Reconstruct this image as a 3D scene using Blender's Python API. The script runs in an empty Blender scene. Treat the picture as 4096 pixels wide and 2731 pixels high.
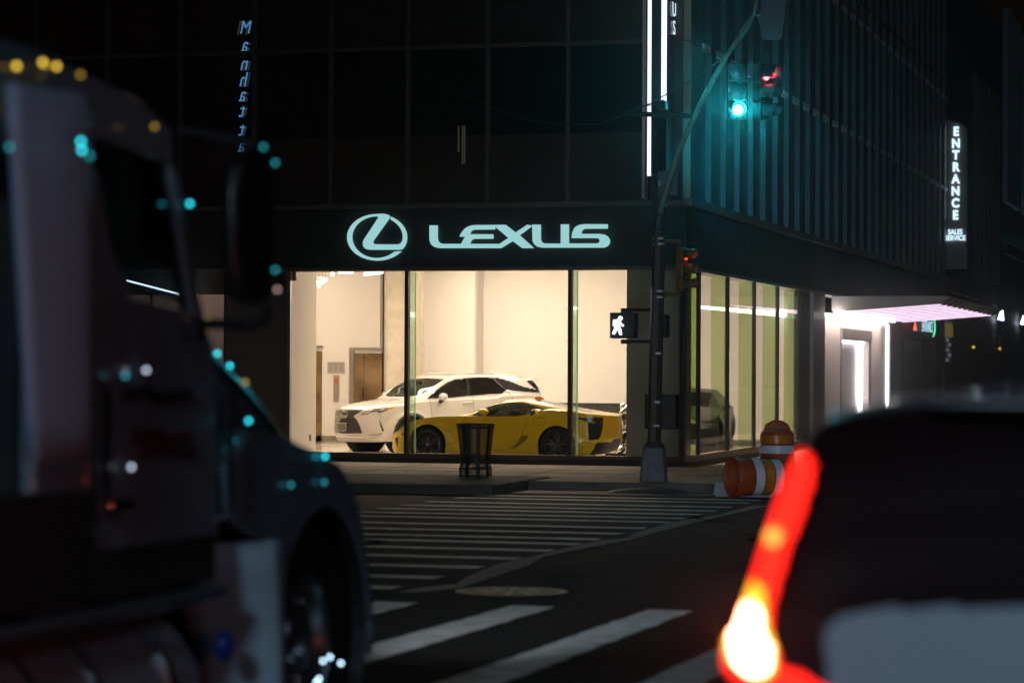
import bpy, bmesh, math, random
from mathutils import Vector, Matrix
from mathutils.bvhtree import BVHTree
random.seed(7)
S = bpy.context.scene
rad = math.radians

# ------------------------------------------------------------------ camera
FPX, YAW, PITCH, ROLL = 10634.5, .27414, .01078, .00496
CAM = Vector((0, 0, 1.92))
cF = Vector((-math.sin(YAW)*math.cos(PITCH), math.cos(YAW)*math.cos(PITCH), math.sin(PITCH)))
cR = Vector((math.cos(YAW), math.sin(YAW), 0)); cU = cR.cross(cF)
cR, cU = cR*math.cos(ROLL)+cU*math.sin(ROLL), -cR*math.sin(ROLL)+cU*math.cos(ROLL)
cd = bpy.data.cameras.new("camera"); cam = bpy.data.objects.new("camera", cd)
S.collection.objects.link(cam); S.camera = cam
M = Matrix((cR, cU, -cF)).transposed().to_4x4(); M.translation = CAM
cam.matrix_world = M
cd.sensor_width = 36; cd.lens = FPX/4096*36; cd.clip_end = 3000; cd.clip_start = .05
cd.dof.use_dof = True; cd.dof.focus_distance = 49; cd.dof.aperture_fstop = 1.95

# ------------------------------------------------------------------ world, moon, exposure
W = bpy.data.worlds.new("World"); S.world = W; W.use_nodes = True
nt = W.node_tree; sky = nt.nodes.new('ShaderNodeTexSky'); sky.sky_type = 'NISHITA'; sky.sun_disc = False
sky.sun_elevation = rad(-2); sky.sun_rotation = rad(200)
nt.links.new(sky.outputs[0], nt.nodes['Background'].inputs[0]); nt.nodes['Background'].inputs[1].default_value = .015
sl = bpy.data.lights.new("night_sun", 'SUN'); sl.energy = .055; sl.angle = rad(12); sl.color = (.62, .74, 1)
so = bpy.data.objects.new("night_sun", sl); S.collection.objects.link(so); so.rotation_euler = (rad(60), 0, rad(72))
S.view_settings.view_transform = 'Standard'; S.view_settings.look = 'None'
S.view_settings.exposure = 0; S.view_settings.gamma = 1
S.cycles.max_bounces = 8; S.cycles.transparent_max_bounces = 24
S.cycles.sample_clamp_indirect = 6; S.cycles.caustics_reflective = True; S.cycles.blur_glossy = .3

# ------------------------------------------------------------------ projection helpers (photo pixel -> point on a real plane)
def ray(x, y): return cF+cR*((x-2048)/FPX)-cU*((y-1365.5)/FPX)
def atD(x, y, d): return CAM+ray(x, y)*d
def onX(x, y, X): r = ray(x, y); return CAM+r*(X/r.x)
def onY(x, y, Y): r = ray(x, y); return CAM+r*(Y/r.y)
def onZ(x, y, Z): r = ray(x, y); return CAM+r*((Z-CAM.z)/r.z)
def road_z(Y): return max(0., .0083*(43-Y)) if Y > -5 else .0083*48
def gr(x, y):
    z = 0
    for i in range(30):
        p = onZ(x, y, z); z = road_z(p.y)
    return p
def pj(p):
    d = p-CAM; z = d.dot(cF); return (2048+FPX*d.dot(cR)/z, 1365.5-FPX*d.dot(cU)/z)
def crop(ox, oy, s, pts): return [(ox+s*x, oy+s*y) for x, y in pts]
def inpoly(p, poly):
    x, y = p; c = False; j = len(poly)-1
    for i in range(len(poly)):
        xi, yi = poly[i]; xj, yj = poly[j]
        if (yi > y) != (yj > y) and x < (xj-xi)*(y-yi)/(yj-yi)+xi: c = not c
        j = i
    return c
def lerp_tab(t, x):
    if x <= t[0][0]: return t[0][1]
    for (a, b), (c, d) in zip(t, t[1:]):
        if x <= c:
            return b+(d-b)*(x-a)/(c-a)
    return t[-1][1]
def smooth_tab(t, x):
    """monotone-ish cubic through a table"""
    n = len(t)
    if x <= t[0][0]: return t[0][1]
    if x >= t[-1][0]: return t[-1][1]
    for i in range(n-1):
        if x <= t[i+1][0]: break
    def sl(k):
        if k <= 0: return (t[1][1]-t[0][1])/(t[1][0]-t[0][0])
        if k >= n-1: return (t[-1][1]-t[-2][1])/(t[-1][0]-t[-2][0])
        a = (t[k][1]-t[k-1][1])/(t[k][0]-t[k-1][0]); b = (t[k+1][1]-t[k][1])/(t[k+1][0]-t[k][0])
        if a*b <= 0: return 0
        return 2*a*b/(a+b)
    h = t[i+1][0]-t[i][0]; u = (x-t[i][0])/h; a, b = t[i][1], t[i+1][1]; m0, m1 = sl(i)*h, sl(i+1)*h
    return (2*u**3-3*u*u+1)*a+(u**3-2*u*u+u)*m0+(-2*u**3+3*u*u)*b+(u**3-u*u)*m1
def sstep(x, a, b):
    x = min(1, max(0, (x-a)/(b-a))); return x*x*(3-2*x)

# ------------------------------------------------------------------ materials
MATS = {}
def mat(name, col, rough=.5, metal=0, em=None, es=0, noise=0, nscale=8, bump=0, bscale=60, coat=0, rvar=0, spec=None, trans=0):
    if name in MATS: return MATS[name]
    m = bpy.data.materials.new(name); m.use_nodes = True; n = m.node_tree; b = n.nodes['Principled BSDF']
    b.inputs['Base Color'].default_value = (*col, 1); b.inputs['Roughness'].default_value = rough; b.inputs['Metallic'].default_value = metal
    b.inputs['Coat Weight'].default_value = coat; b.inputs['Coat Roughness'].default_value = .04
    if spec is not None: b.inputs['Specular IOR Level'].default_value = spec
    if trans: b.inputs['Transmission Weight'].default_value = trans
    if em: b.inputs['Emission Color'].default_value = (*em, 1); b.inputs['Emission Strength'].default_value = es
    tc = n.nodes.new('ShaderNodeTexCoord')
    if noise or rvar:
        t = n.nodes.new('ShaderNodeTexNoise'); t.inputs['Scale'].default_value = nscale; t.inputs['Detail'].default_value = 6
        n.links.new(tc.outputs['Object'], t.inputs['Vector'])
        if noise:
            r = n.nodes.new('ShaderNodeMapRange'); r.inputs[1].default_value = .3; r.inputs[2].default_value = .7
            r.inputs[3].default_value = 1-noise; r.inputs[4].default_value = 1+noise*.6
            n.links.new(t.outputs[0], r.inputs[0])
            mx = n.nodes.new('ShaderNodeVectorMath'); mx.operation = 'SCALE'; mx.inputs[0].default_value = col
            n.links.new(r.outputs[0], mx.inputs['Scale']); n.links.new(mx.outputs[0], b.inputs['Base Color'])
        if rvar:
            r = n.nodes.new('ShaderNodeMapRange'); r.inputs[1].default_value = .3; r.inputs[2].default_value = .7
            r.inputs[3].default_value = max(.02, rough-rvar); r.inputs[4].default_value = min(1, rough+rvar)
            n.links.new(t.outputs[0], r.inputs[0]); n.links.new(r.outputs[0], b.inputs['Roughness'])
    if bump:
        t = n.nodes.new('ShaderNodeTexNoise'); t.inputs['Scale'].default_value = bscale; t.inputs['Detail'].default_value = 4
        n.links.new(tc.outputs['Object'], t.inputs['Vector'])
        bp = n.nodes.new('ShaderNodeBump'); bp.inputs['Strength'].default_value = bump; bp.inputs['Distance'].default_value = .02
        n.links.new(t.outputs[0], bp.inputs['Height']); n.links.new(bp.outputs[0], b.inputs['Normal'])
    MATS[name] = m; return m
def glow(name, col, st):
    if name in MATS: return MATS[name]
    m = bpy.data.materials.new(name); m.use_nodes = True; n = m.node_tree; n.nodes.remove(n.nodes['Principled BSDF'])
    e = n.nodes.new('ShaderNodeEmission'); e.inputs[0].default_value = (*col, 1); e.inputs[1].default_value = st
    n.links.new(e.outputs[0], n.nodes['Material Output'].inputs[0]); MATS[name] = m; return m
def pane(name, tint=(1, 1, 1), refl=.06, rough=0.0, dark=0):
    """thin glass: see-through with a Fresnel reflection"""
    if name in MATS: return MATS[name]
    m = bpy.data.materials.new(name); m.use_nodes = True; n = m.node_tree; n.nodes.remove(n.nodes['Principled BSDF'])
    tr = n.nodes.new('ShaderNodeBsdfTransparent'); tr.inputs[0].default_value = (*tint, 1)
    gl = n.nodes.new('ShaderNodeBsdfGlossy'); gl.inputs['Roughness'].default_value = rough; gl.inputs[0].default_value = (1, 1, 1, 1)
    lw = n.nodes.new('ShaderNodeLayerWeight'); lw.inputs[0].default_value = .5
    pw = n.nodes.new('ShaderNodeMath'); pw.operation = 'POWER'; pw.inputs[1].default_value = 5
    mu = n.nodes.new('ShaderNodeMath'); mu.operation = 'MULTIPLY_ADD'; mu.inputs[1].default_value = .5; mu.inputs[2].default_value = refl*.5
    mu.use_clamp = True; n.links.new(lw.outputs['Facing'], pw.inputs[0])
    mx = n.nodes.new('ShaderNodeMixShader'); n.links.new(pw.outputs[0], mu.inputs[0]); n.links.new(mu.outputs[0], mx.inputs[0])
    n.links.new(tr.outputs[0], mx.inputs[1]); n.links.new(gl.outputs[0], mx.inputs[2])
    n.links.new(mx.outputs[0], n.nodes['Material Output'].inputs[0]); MATS[name] = m; return m

m_black = mat('black_metal', (.012, .011, .011), .45, noise=.3)
m_mull = mat('dark_mullion', (.16, .12, .10), .5, .3)
m_fascia = mat('dark_fascia', (.035, .026, .022), .5, noise=.15, nscale=3)
m_fascia_side = mat('dark_grey_fascia', (.075, .075, .095), .5, noise=.1, nscale=3)
m_fin = mat('grey_fin', (.095, .09, .105), .45, .2, noise=.1)
m_finback = mat('fin_backing', (.10, .095, .11), .6)
m_glassdark = mat('dark_tinted_glass', (.006, .0055, .006), .08, spec=.7, rvar=.04, nscale=.6)
m_alu = mat('brushed_aluminium', (.45, .43, .40), .35, .9, noise=.12)
m_bronze = mat('bronze_metal', (.34, .29, .24), .42, .6, noise=.15)
m_wallw = mat('white_wall', (.80, .77, .72), .75, noise=.02, nscale=2)
m_pier = mat('unlit_pier', (.36, .34, .27), .8, noise=.05)
m_floor = mat('pale_floor', (.62, .56, .48), .12, rvar=.06, nscale=1.2)
m_steel = mat('elevator_steel', (.42, .31, .17), .3, 1, noise=.25, nscale=1.5, rvar=.1)
m_clear = pane('clear_glass', (.97, .985, .97), .05)
m_green = pane('green_glass', (.78, .86, .64), .05)
m_tint = pane('car_glass', (.20, .22, .19), .09)
m_priv = pane('privacy_glass', (.025, .02, .018), .07)
m_edge = mat('glass_edge', (.35, .55, .45), .2, em=(.5, .8, .6), es=0)
m_letters = glow('sign_face', (.36, .70, .70), .95)
m_led = glow('white_led', (.95, .93, .97), 7)
m_ledv = glow('violet_white_led', (1, .76, 1), 2.3)
m_tyre = mat('tyre_rubber', (.012, .012, .012), .75)
m_rim = mat('graphite_rim', (.16, .155, .15), .28, .9)
m_chrome = mat('chrome', (.8, .8, .8), .06, 1)
m_blackgloss = mat('gloss_black', (.01, .01, .01), .12, coat=.5)
m_plastic = mat('black_plastic', (.015, .015, .015), .55)
m_conc = mat('sidewalk_concrete', (.38, .32, .25), .85, noise=.25, nscale=1.5, bump=.3)
m_kerb = mat('kerb_stone', (.16, .14, .12), .85, noise=.35, nscale=5, bump=.4)
m_island = mat('island_concrete', (.13, .115, .09), .9, noise=.35, nscale=4, bump=.5)

# ------------------------------------------------------------------ mesh helpers
def origin(p):
    v = Vector((0, 0, 0))
    while p is not None: v += p.location; p = p.parent
    return v
def link(o, parent=None):
    S.collection.objects.link(o)
    if parent is not None: o.parent = parent
    return o
def tag(o, label=None, cat=None, group=None, kind=None):
    if label: o['label'] = label
    if cat: o['category'] = cat
    if group: o['group'] = group
    if kind: o['kind'] = kind
    return o
def thing(name, loc, label, cat, group=None, rz=0):
    o = bpy.data.objects.new(name, None); o.location = loc; o.rotation_euler = (0, 0, rz); o.empty_display_size = .2
    link(o); return tag(o, label, cat, group)
def mesh(name, V, Fc, m, parent=None, smooth=False, local=False, bevel=0, seg=2, ang=40):
    off = Vector((0, 0, 0)) if local else origin(parent)
    me = bpy.data.meshes.new(name); me.from_pydata([tuple(Vector(v)-off) for v in V], [], Fc); me.validate()
    bm = bmesh.new(); bm.from_mesh(me); bmesh.ops.recalc_face_normals(bm, faces=bm.faces)
    if smooth:
        for f in bm.faces: f.smooth = True
        for e in bm.edges:
            if len(e.link_faces) == 2 and e.calc_face_angle(0) > rad(ang): e.smooth = False
    bm.to_mesh(me); bm.free()
    me.materials.append(m); o = bpy.data.objects.new(name, me); link(o, parent)
    if bevel:
        b = o.modifiers.new('bevel', 'BEVEL'); b.width = bevel; b.segments = seg; b.limit_method = 'ANGLE'; b.angle_limit = rad(35)
        if not smooth:
            for p in me.polygons: p.use_smooth = True
            w = o.modifiers.new('wn', 'WEIGHTED_NORMAL'); w.keep_sharp = True
    return o
class MB:
    def __init__(s): s.V = []; s.F = []
    def add(s, V, F):
        n = len(s.V); s.V += [Vector(v) for v in V]; s.F += [[i+n for i in f] for f in F]; return s
    def box(s, a, b):
        x0, y0, z0 = [min(a[i], b[i]) for i in range(3)]; x1, y1, z1 = [max(a[i], b[i]) for i in range(3)]
        return s.add([(x0, y0, z0), (x1, y0, z0), (x1, y1, z0), (x0, y1, z0), (x0, y0, z1), (x1, y0, z1), (x1, y1, z1), (x0, y1, z1)],
                     [[0, 3, 2, 1], [4, 5, 6, 7], [0, 1, 5, 4], [1, 2, 6, 5], [2, 3, 7, 6], [3, 0, 4, 7]])
    def tube(s, pts, r, n=10, cap=True):
        pts = [Vector(p) for p in pts]; R = r if isinstance(r, (list, tuple)) else [r]*len(pts); V = []; F = []
        up = Vector((0, 0, 1)); T0 = (pts[1]-pts[0]).normalized()
        if abs(T0.dot(up)) > .95: up = Vector((0, 1, 0))
        A = T0.cross(up).normalized()
        for i, p in enumerate(pts):
            T = (pts[min(i+1, len(pts)-1)]-pts[max(i-1, 0)]).normalized()
            A = (A-T*A.dot(T)).normalized(); B = T.cross(A)
            for k in range(n):
                t = 2*math.pi*k/n; V.append(p+(A*math.cos(t)+B*math.sin(t))*R[i])
        for i in range(len(pts)-1):
            for k in range(n):
                a = i*n+k; b = i*n+(k+1) % n; F.append([a, b, b+n, a+n])
        if cap: F.append(list(range(n))[::-1]); F.append([len(V)-n+k for k in range(n)])
        return s.add(V, F)
    def lathe(s, prof, c=(0, 0, 0), axis='z', n=32):
        """prof: list of (r, h) along the axis"""
        V = []; F = []; c = Vector(c)
        for r, h in prof:
            for k in range(n):
                t = 2*math.pi*k/n; a, b = r*math.cos(t), r*math.sin(t)
                V.append(c+(Vector((a, b, h)) if axis == 'z' else Vector((a, h, b)) if axis == 'y' else Vector((h, a, b))))
        for i in range(len(prof)-1):
            for k in range(n):
                a = i*n+k; b = i*n+(k+1) % n; F.append([a, b, b+n, a+n])
        return s.add(V, F)
    def ball(s, c, r, n=12, sc=(1, 1, 1)):
        V = []; F = []; c = Vector(c)
        for i in range(n+1):
            th = math.pi*i/n
            for k in range(2*n):
                ph = math.pi*k/n; V.append(c+Vector((math.sin(th)*math.cos(ph)*r*sc[0], math.sin(th)*math.sin(ph)*r*sc[1], math.cos(th)*r*sc[2])))
        for i in range(n):
            for k in range(2*n):
                a = i*2*n+k; b = i*2*n+(k+1) % (2*n); F.append([a, b, b+2*n, a+2*n])
        return s.add(V, F)
    def extrude(s, poly, d):
        """closed planar loop of 3D points pushed along d"""
        n = len(poly); P = [Vector(p) for p in poly]; d = Vector(d)
        return s.add(P+[p+d for p in P], [list(range(n))[::-1], list(range(n, 2*n))]+[[i, (i+1) % n, (i+1) % n+n, i+n] for i in range(n)])
    def grid(s, rows):
        n = len(rows[0]); V = [v for r in rows for v in r]
        return s.add(V, [[i*n+j, i*n+j+1, (i+1)*n+j+1, (i+1)*n+j] for i in range(len(rows)-1) for j in range(n-1)])
    def build(s, name, m, parent=None, **k): return mesh(name, s.V, s.F, m, parent, **k)
def bx(name, a, b, m, parent=None, **k): return MB().box(a, b).build(name, m, parent, **k)
def text(name, s, loc, size, m, parent=None, rx=90, rz=0, sx=1, ext=.01, align='CENTER', shear=0, off=0):
    c = bpy.data.curves.new(name, 'FONT'); c.body = s; c.size = size; c.extrude = ext; c.align_x = align; c.align_y = 'CENTER'; c.shear = shear; c.offset = off
    tmp = bpy.data.objects.new(name, c); S.collection.objects.link(tmp); bpy.context.view_layer.update()
    me = bpy.data.meshes.new_from_object(tmp.evaluated_get(bpy.context.evaluated_depsgraph_get())); bpy.data.objects.remove(tmp); bpy.data.curves.remove(c)
    me.materials.clear(); me.materials.append(m); o = bpy.data.objects.new(name, me); link(o, parent)
    o.location = Vector(loc)-origin(parent); o.rotation_euler = (rad(rx), 0, rad(rz)); o.scale = (sx, 1, 1); return o

X0, Y0 = -10.22, 48.03          # street corner of the showroom
exec_parts = []
# ------------------------------------------------------------------ ground
def road_mat():
    m = mat('asphalt', (.017, .013, .012), .82, noise=.45, nscale=2.2, bump=.6, bscale=45, rvar=.1, spec=.12)
    return m
ys = [-40, -5]+[i*2.4 for i in range(0, 18)]+[43, 44, 320]
rows = [[(x, y, road_z(y)) for x in (-160, -30, 0, 30, 160)] for y in ys]
tag(MB().grid(rows).build('road', road_mat()), kind='structure')
paint = mat('worn_road_paint', (.80, .77, .72), .6, noise=.35, nscale=5, bump=.3)
def strip(name, quads, m, dz=.004, parent=None):
    b = MB()
    for q in quads:
        n = 8 if len(q) == 4 else 1
        (a, b_, c, d) = [Vector((p[0], p[1], 0)) for p in q]
        r = []
        for i in range(n+1):
            t = i/n; u = a.lerp(d, t); v = b_.lerp(c, t); r.append([(u.x, u.y, road_z(u.y)+dz), (v.x, v.y, road_z(v.y)+dz)])
        b.grid(r)
    return b.build(name, m, parent)
def rough_bar(name, x0, x1, y0, y1, m, along, n=26, amp=.02, dz=.004):
    """one painted bar with slightly worn edges"""
    r = []
    for i in range(n+1):
        t = i/n
        if along == 'x':
            x = x0+(x1-x0)*t; r.append([(x, y0+random.uniform(-amp, amp), 0), (x, y1+random.uniform(-amp, amp), 0)])
        else:
            y = y0+(y1-y0)*t; r.append([(x0+random.uniform(-amp, amp), y, 0), (x1+random.uniform(-amp, amp), y, 0)])
    r = [[(p[0], p[1], road_z(p[1])+dz) for p in q] for q in r]
    return tag(MB().grid(r).build(name, m), kind='structure')
bars = [38.33, 37.29, 35.82, 34.59, 33.51, 32.39, 31.37, 29.89, 28.63, 27.45, 26.49, 25.31, 23.99, 22.66, 21.3, 20.07]
for i, y in enumerate(bars):
    xr = -7.0+.42*i/15; rough_bar('crosswalk_marking', -11.35+.3*i/15-(.5 if i > 8 else 0), xr, y-.15-.05*(i > 6), y+.15, paint, 'x', amp=.025)
for x0, x1, y0 in ((-5.25, -4.92, 9), (-4.23, -3.90, 9), (-3.20, -2.87, 9), (-2.17, -1.84, 9), (-1.14, -.81, 9), (-6.28, -5.95, 9), (-7.3, -6.98, 9), (-.1, .23, 9), (.9, 1.25, 9)):
    rough_bar('crosswalk_marking', x0, x1, 13.1, 18.7, paint, 'y', amp=.012)
C5 = lambda x, y: (1300+.6803*x, 1900+.6803*y)
seamp = [gr(*C5(*p)) for p in ((500, 690), (700, 660), (820, 640), (900, 605), (1100, 530), (1250, 480), (1500, 425), (1700, 385), (1800, 370), (1900, 335), (2100, 280), (2352, 232), (2560, 180))]
r = []
for i, p in enumerate(seamp):
    w = .10+.05*math.sin(i*2.1); r.append([(p.x-w, p.y-w*.4, road_z(p.y)+.005), (p.x+w, p.y+w*.4, road_z(p.y)+.005)])
tag(MB().grid(r).build('road_seam_marking', mat('faded_line', (.34, .28, .23), .8, noise=.5, nscale=9)), kind='structure')
# far avenue centre line, faint
rough_bar('lane_marking', -16, -11.9, 33.9, 34.02, mat('faded_white', (.25, .23, .2), .7), 'x', amp=.01)

# kerbs, sidewalks
def slab(name, poly, z0, z1, m, kind='structure', bev=.02):
    o = MB().extrude([(x, y, z0) for x, y in poly], (0, 0, z1-z0)).build(name, m, bevel=bev); return tag(o, kind=kind)
slab('sidewalk', [(-80, 42.35), (-11.1, 42.35), (-11.1, 40.62), (-8.6, 40.62), (-7.6, 41.0), (-6.9, 41.9), (-6.6, 43.2), (-6.6, 300), (-9.9, 300), (-9.9, 47.6), (-80, 47.6)], -.2, .17, m_conc)
slab('kerb', [(-11.1, 40.44), (-8.5, 40.44), (-7.5, 40.84), (-6.74, 41.8), (-6.42, 43.2), (-6.42, 300), (-6.595, 300), (-6.595, 43.2), (-6.895, 41.9), (-7.6, 40.995), (-8.6, 40.615), (-11.1, 40.615)], -.2, .175, m_kerb)
slab('traffic_island_pavement', [(-40, 38.35), (-11.35, 38.35), (-11.15, 38.6), (-11.15, 42.0), (-40, 42.0)], -.2, .19, m_island, bev=.03)
slab('gutter_grate_pavement', [(-11.0, 39.0), (-7.95, 39.0), (-7.8, 40.3), (-11.0, 40.4)], -.1, .05, mat('cast_iron', (.05, .035, .025), .7, .3, noise=.4, nscale=30, bump=1, bscale=25))

for k in range(13):
    x = -24+k*1.52; o = bx('joint_pavement', (x, 42.4, .171), (x+.018, 47.4, .1735), mat('joint_dark', (.05, .045, .04), .9)); tag(o, kind='structure')
for y in (43.9, 45.5): o = bx('joint_pavement', (-30, y, .1712), (-7, y+.018, .1737), mat('joint_dark', (.05, .045, .04), .9)); tag(o, kind='structure')
for k in range(9):
    y = 49+k*2; o = bx('joint_pavement', (-10.0, y, .171), (-6.65, y+.02, .1735), mat('joint_dark', (.05, .045, .04), .9)); tag(o, kind='structure')
tar = mat('tar_patch', (.007, .006, .006), .95, noise=.3, spec=.0)
for k in range(9):
    x, y = random.uniform(-12, -1), random.uniform(14, 38); a = random.uniform(0, 6.28); r = []
    for i in range(12):
        w = random.uniform(.02, .05); r.append([(x-w*math.sin(a), y+w*math.cos(a), road_z(y)+.0065), (x+w*math.sin(a), y-w*math.cos(a), road_z(y)+.0065)]); a += random.uniform(-.5, .5); x += .28*math.cos(a); y += .28*math.sin(a)
    tag(MB().grid(r).build('road_crack', tar), kind='structure')
for x, y, w, d in ((-8.6, 27, 1.6, 3.2), (-4.6, 23, 1.9, 4.5), (-2.2, 17, 1.2, 2.4), (-5.0, 33, 2.4, 2.0)):
    r = [[(x+w*i/6+random.uniform(-.06, .06), y+d*j/8+random.uniform(-.06, .06), road_z(y+d*j/8)+.0025) for i in range(7)] for j in range(9)]
    tag(MB().grid(r).build('road_patch', mat('asphalt_patch', (.010, .008, .008), .9, noise=.4, nscale=5, bump=.5, bscale=50, spec=.1)), kind='structure')

# manhole
def manhole():
    c = gr(2046, 2368); t = thing('manhole_cover', c, 'round cast iron manhole cover with a pale ring pattern in the road', 'manhole cover')
    t.rotation_euler = (0, 0, 0)
    slope = -.0083
    mi = mat('worn_lit_manhole_iron', (.75, .62, .36), .55, .1, noise=.5, nscale=14); md = mat('dark_manhole_iron', (.24, .19, .11), .6, .3, noise=.4, nscale=14)  # yellowish light on the iron put into its base colour
    def ring(r0, r1, dz, n=48, a0=0, a1=2*math.pi):
        b = MB(); rr = []
        for k in range(n+1):
            a = a0+(a1-a0)*k/n
            rr.append([(c.x+r*math.cos(a), c.y+r*math.sin(a), c.z+dz+slope*r*math.sin(a)) for r in (r0, r1)])
        return b.grid(rr)
    ring(.0, .44, .006).build('plate', md, t)
    b = MB()
    for r0, r1 in ((.38, .44), (.20, .24)): q = ring(r0, r1, .011); b.add(q.V, q.F)
    for k in range(12):
        a = k*math.pi/6+.1; q = ring(.24, .38, .0105, 4, a, a+.16); b.add(q.V, q.F)
    for k in range(8):
        a = k*math.pi/4; q = ring(.06, .20, .0105, 4, a, a+.4); b.add(q.V, q.F)
    b.build('rim', mi, t)
manhole()

# ------------------------------------------------------------------ showroom building
SB = thing('showroom_building', (X0, Y0, 0), 'dark glass corner showroom with a lit ground floor and ribbed grey side wall', 'building')
FL = .14
MX = [-27.99, -26.44, -24.88, -23.33, -21.79, -20.24, -18.70, -17.13, -15.58, -14.0, -12.44, -10.93]
ZL = [5.03, 8.02, 11.06, 14.1]
# structural mass behind upper glass
bx('wall', (-28, Y0+.35, 4.9), (X0-.05, 91, 17), m_black, SB)
for z0, z1 in zip(ZL, ZL[1:]):
    xs = MX+[X0-.02]
    for a, b in zip(xs, xs[1:]):
        zs = z0+1.32; bx('window_pane', (a+.03, Y0+.06, zs), (b-.03, Y0+.09, z1-.03), m_glassdark, SB)
        bx('spandrel_panel', (a+.03, Y0+.062, z0+.03), (b-.03, Y0+.092, zs-.003), mat('spandrel_brown', (.075, .04, .026), .3, noise=.2, nscale=1.5), SB)
for x in MX: bx('mullion', (x-.035, Y0-.05, 5.03), (x+.035, Y0+.05, 14.1), m_mull, SB)
for z in ZL[1:]: bx('transom', (-28, Y0-.035, z-.04), (X0-.12, Y0+.055, z+.04), m_mull, SB)
bx('transom', (-28, Y0-.12, 4.97), (X0+.0, Y0+.055, 5.06), m_mull, SB)
bx('corner_post', (X0-.62, Y0-.09, 5.06), (X0-.02, Y0+.058, 14.1), mat('corner_panel', (.03, .028, .03), .35), SB)
bx('edge_trim', (-10.99, Y0-.16, 5.1), (-10.93, Y0-.055, 14.1), mat('pale_trim', (.45, .42, .38), .4, .3), SB)
# fascia front
bx('front_fascia', (-30, Y0-.10, 3.86), (X0+.06, Y0+.3, 4.965), m_fascia, SB)
for x in (-24.88, -20.24, -15.58, -12.44): bx('fascia_joint', (x-.006, Y0-.104, 3.9), (x+.006, Y0-.098, 4.96), m_black, SB)
bx('fascia_lip', (-30, Y0-.13, 3.79), (X0+.07, Y0+.25, 3.855), m_mull, SB)
# side fascia
YS = 42.0
bx('side_fascia', (X0-.28, Y0+.305, 3.86), (X0+.055, Y0+YS, 4.965), m_fascia_side, SB)
bx('side_ledge', (X0-.28, Y0-.02, 4.97), (X0+.16, Y0+YS, 5.10), mat('ledge_metal', (.20, .18, .16), .5, .3, noise=.3), SB)
for k in range(1, 15): bx('fascia_joint', (X0+.05, Y0+k*2.85, 3.9), (X0+.058, Y0+k*2.85+.015, 4.96), m_black, SB)
bx('fascia_lip', (X0-.28, Y0+.26, 3.79), (X0+.075, Y0+YS, 3.855), mat('lip_metal', (.38, .35, .30), .4, .4), SB)
# side ribbed wall
bx('side_cladding', (X0-.2, Y0+.1, 5.105), (X0, Y0+YS, 17), m_finback, SB)
bx('corner_panel', (X0+.001, Y0+.05, 5.105), (X0+.05, Y0+1.3, 17), m_fin, SB)
bx('corner_post', (X0-.015, Y0-.05, 5.105), (X0+.12, Y0+.045, 17), mat('pale_bronze', (.30, .26, .2), .4, .3), SB)
for k in range(28):
    y = Y0+1.93+1.45*k
    if y > Y0+YS-.2: break
    MB().box((X0+.002, y, 5.11), (X0+.11, y+.42, 17)).build('wall_fin', m_fin, SB)
for z in (8.06, 11.1): bx('wall_ledge', (X0-.1, Y0+1.31, z-.06), (X0+.095, Y0+YS, z+.06), mat('wall_ledge_metal', (.62, .62, .66), .5), SB)
bx('wall_rail', (X0-.1, Y0+1.31, 11.62), (X0+.10, Y0+YS, 11.67), m_fin, SB)

# base and sills
bx('base', (-30, Y0-.12, .0), (X0+.06, Y0+.12, .255), m_black, SB)
bx('sill', (-30, Y0-.10, .26), (X0+.03, Y0+.10, .34), mat('front_sill', (.10, .07, .045), .4, .4), SB)
bx('base', (X0-.12, Y0+.125, .0), (X0+.06, Y0+14.0, .235), m_black, SB)
bx('sill', (X0-.08, Y0+.105, .24), (X0+.10, Y0+14.0, .262), mat('stone_sill', (.42, .36, .33), .5), SB)
bx('sill', (X0-.08, Y0+.105, .265), (X0+.05, Y0+14.0, .345), m_bronze, SB)

# glazing: front
def vframe(x0, x1, m, y0=Y0-.06, y1=Y0+.06): return bx('window_frame', (x0, y0, .341), (x1, y1, 3.789), m, SB)
vframe(onY(1140, 1400, Y0).x, onY(1149, 1400, Y0).x, m_mull)
vframe(onY(1149.5, 1400, Y0).x, onY(1162, 1400, Y0).x, m_alu, Y0-.03, Y0+.08)
mul = [onY(1628, 1400, Y0).x, onY(2281, 1400, Y0).x]
for x in mul: vframe(x-.035, x+.035, m_black, Y0-.06, Y0+.08)
XE = onY(2728, 1400, Y0).x
vframe(XE-.03, XE+.06, m_black)
edges = [onY(1162, 1400, Y0).x]+mul+[XE]
for a, b in zip(edges, edges[1:]): bx('window_pane', (a+.03, Y0-.008, .345), (b-.03, Y0+.008, 3.785), m_clear, SB)
m_finface = pane('fin_glass', (.74, .86, .74), .04)
for x in mul:
    MB().box((x+.01, Y0+.09, .345), (x+.028, Y0+.46, 3.785)).build('glass_fin', m_finface, SB)
    bx('glass_fin_edge', (x+.008, Y0+.461, .345), (x+.03, Y0+.468, 3.785), mat('fin_edge_glow', (.55, .8, .65), .2, em=(.6, .9, .7), es=.25), SB)  # glass edge given a faint glow of its own to read brighter
# patch fitting
t = onY(1178, 1104, Y0+.1); MB().box((t.x-.06, Y0+.05, t.z-.09), (t.x+.05, Y0+.1, t.z+.09)).build('glass_bracket', m_steel, SB, bevel=.01)
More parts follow.
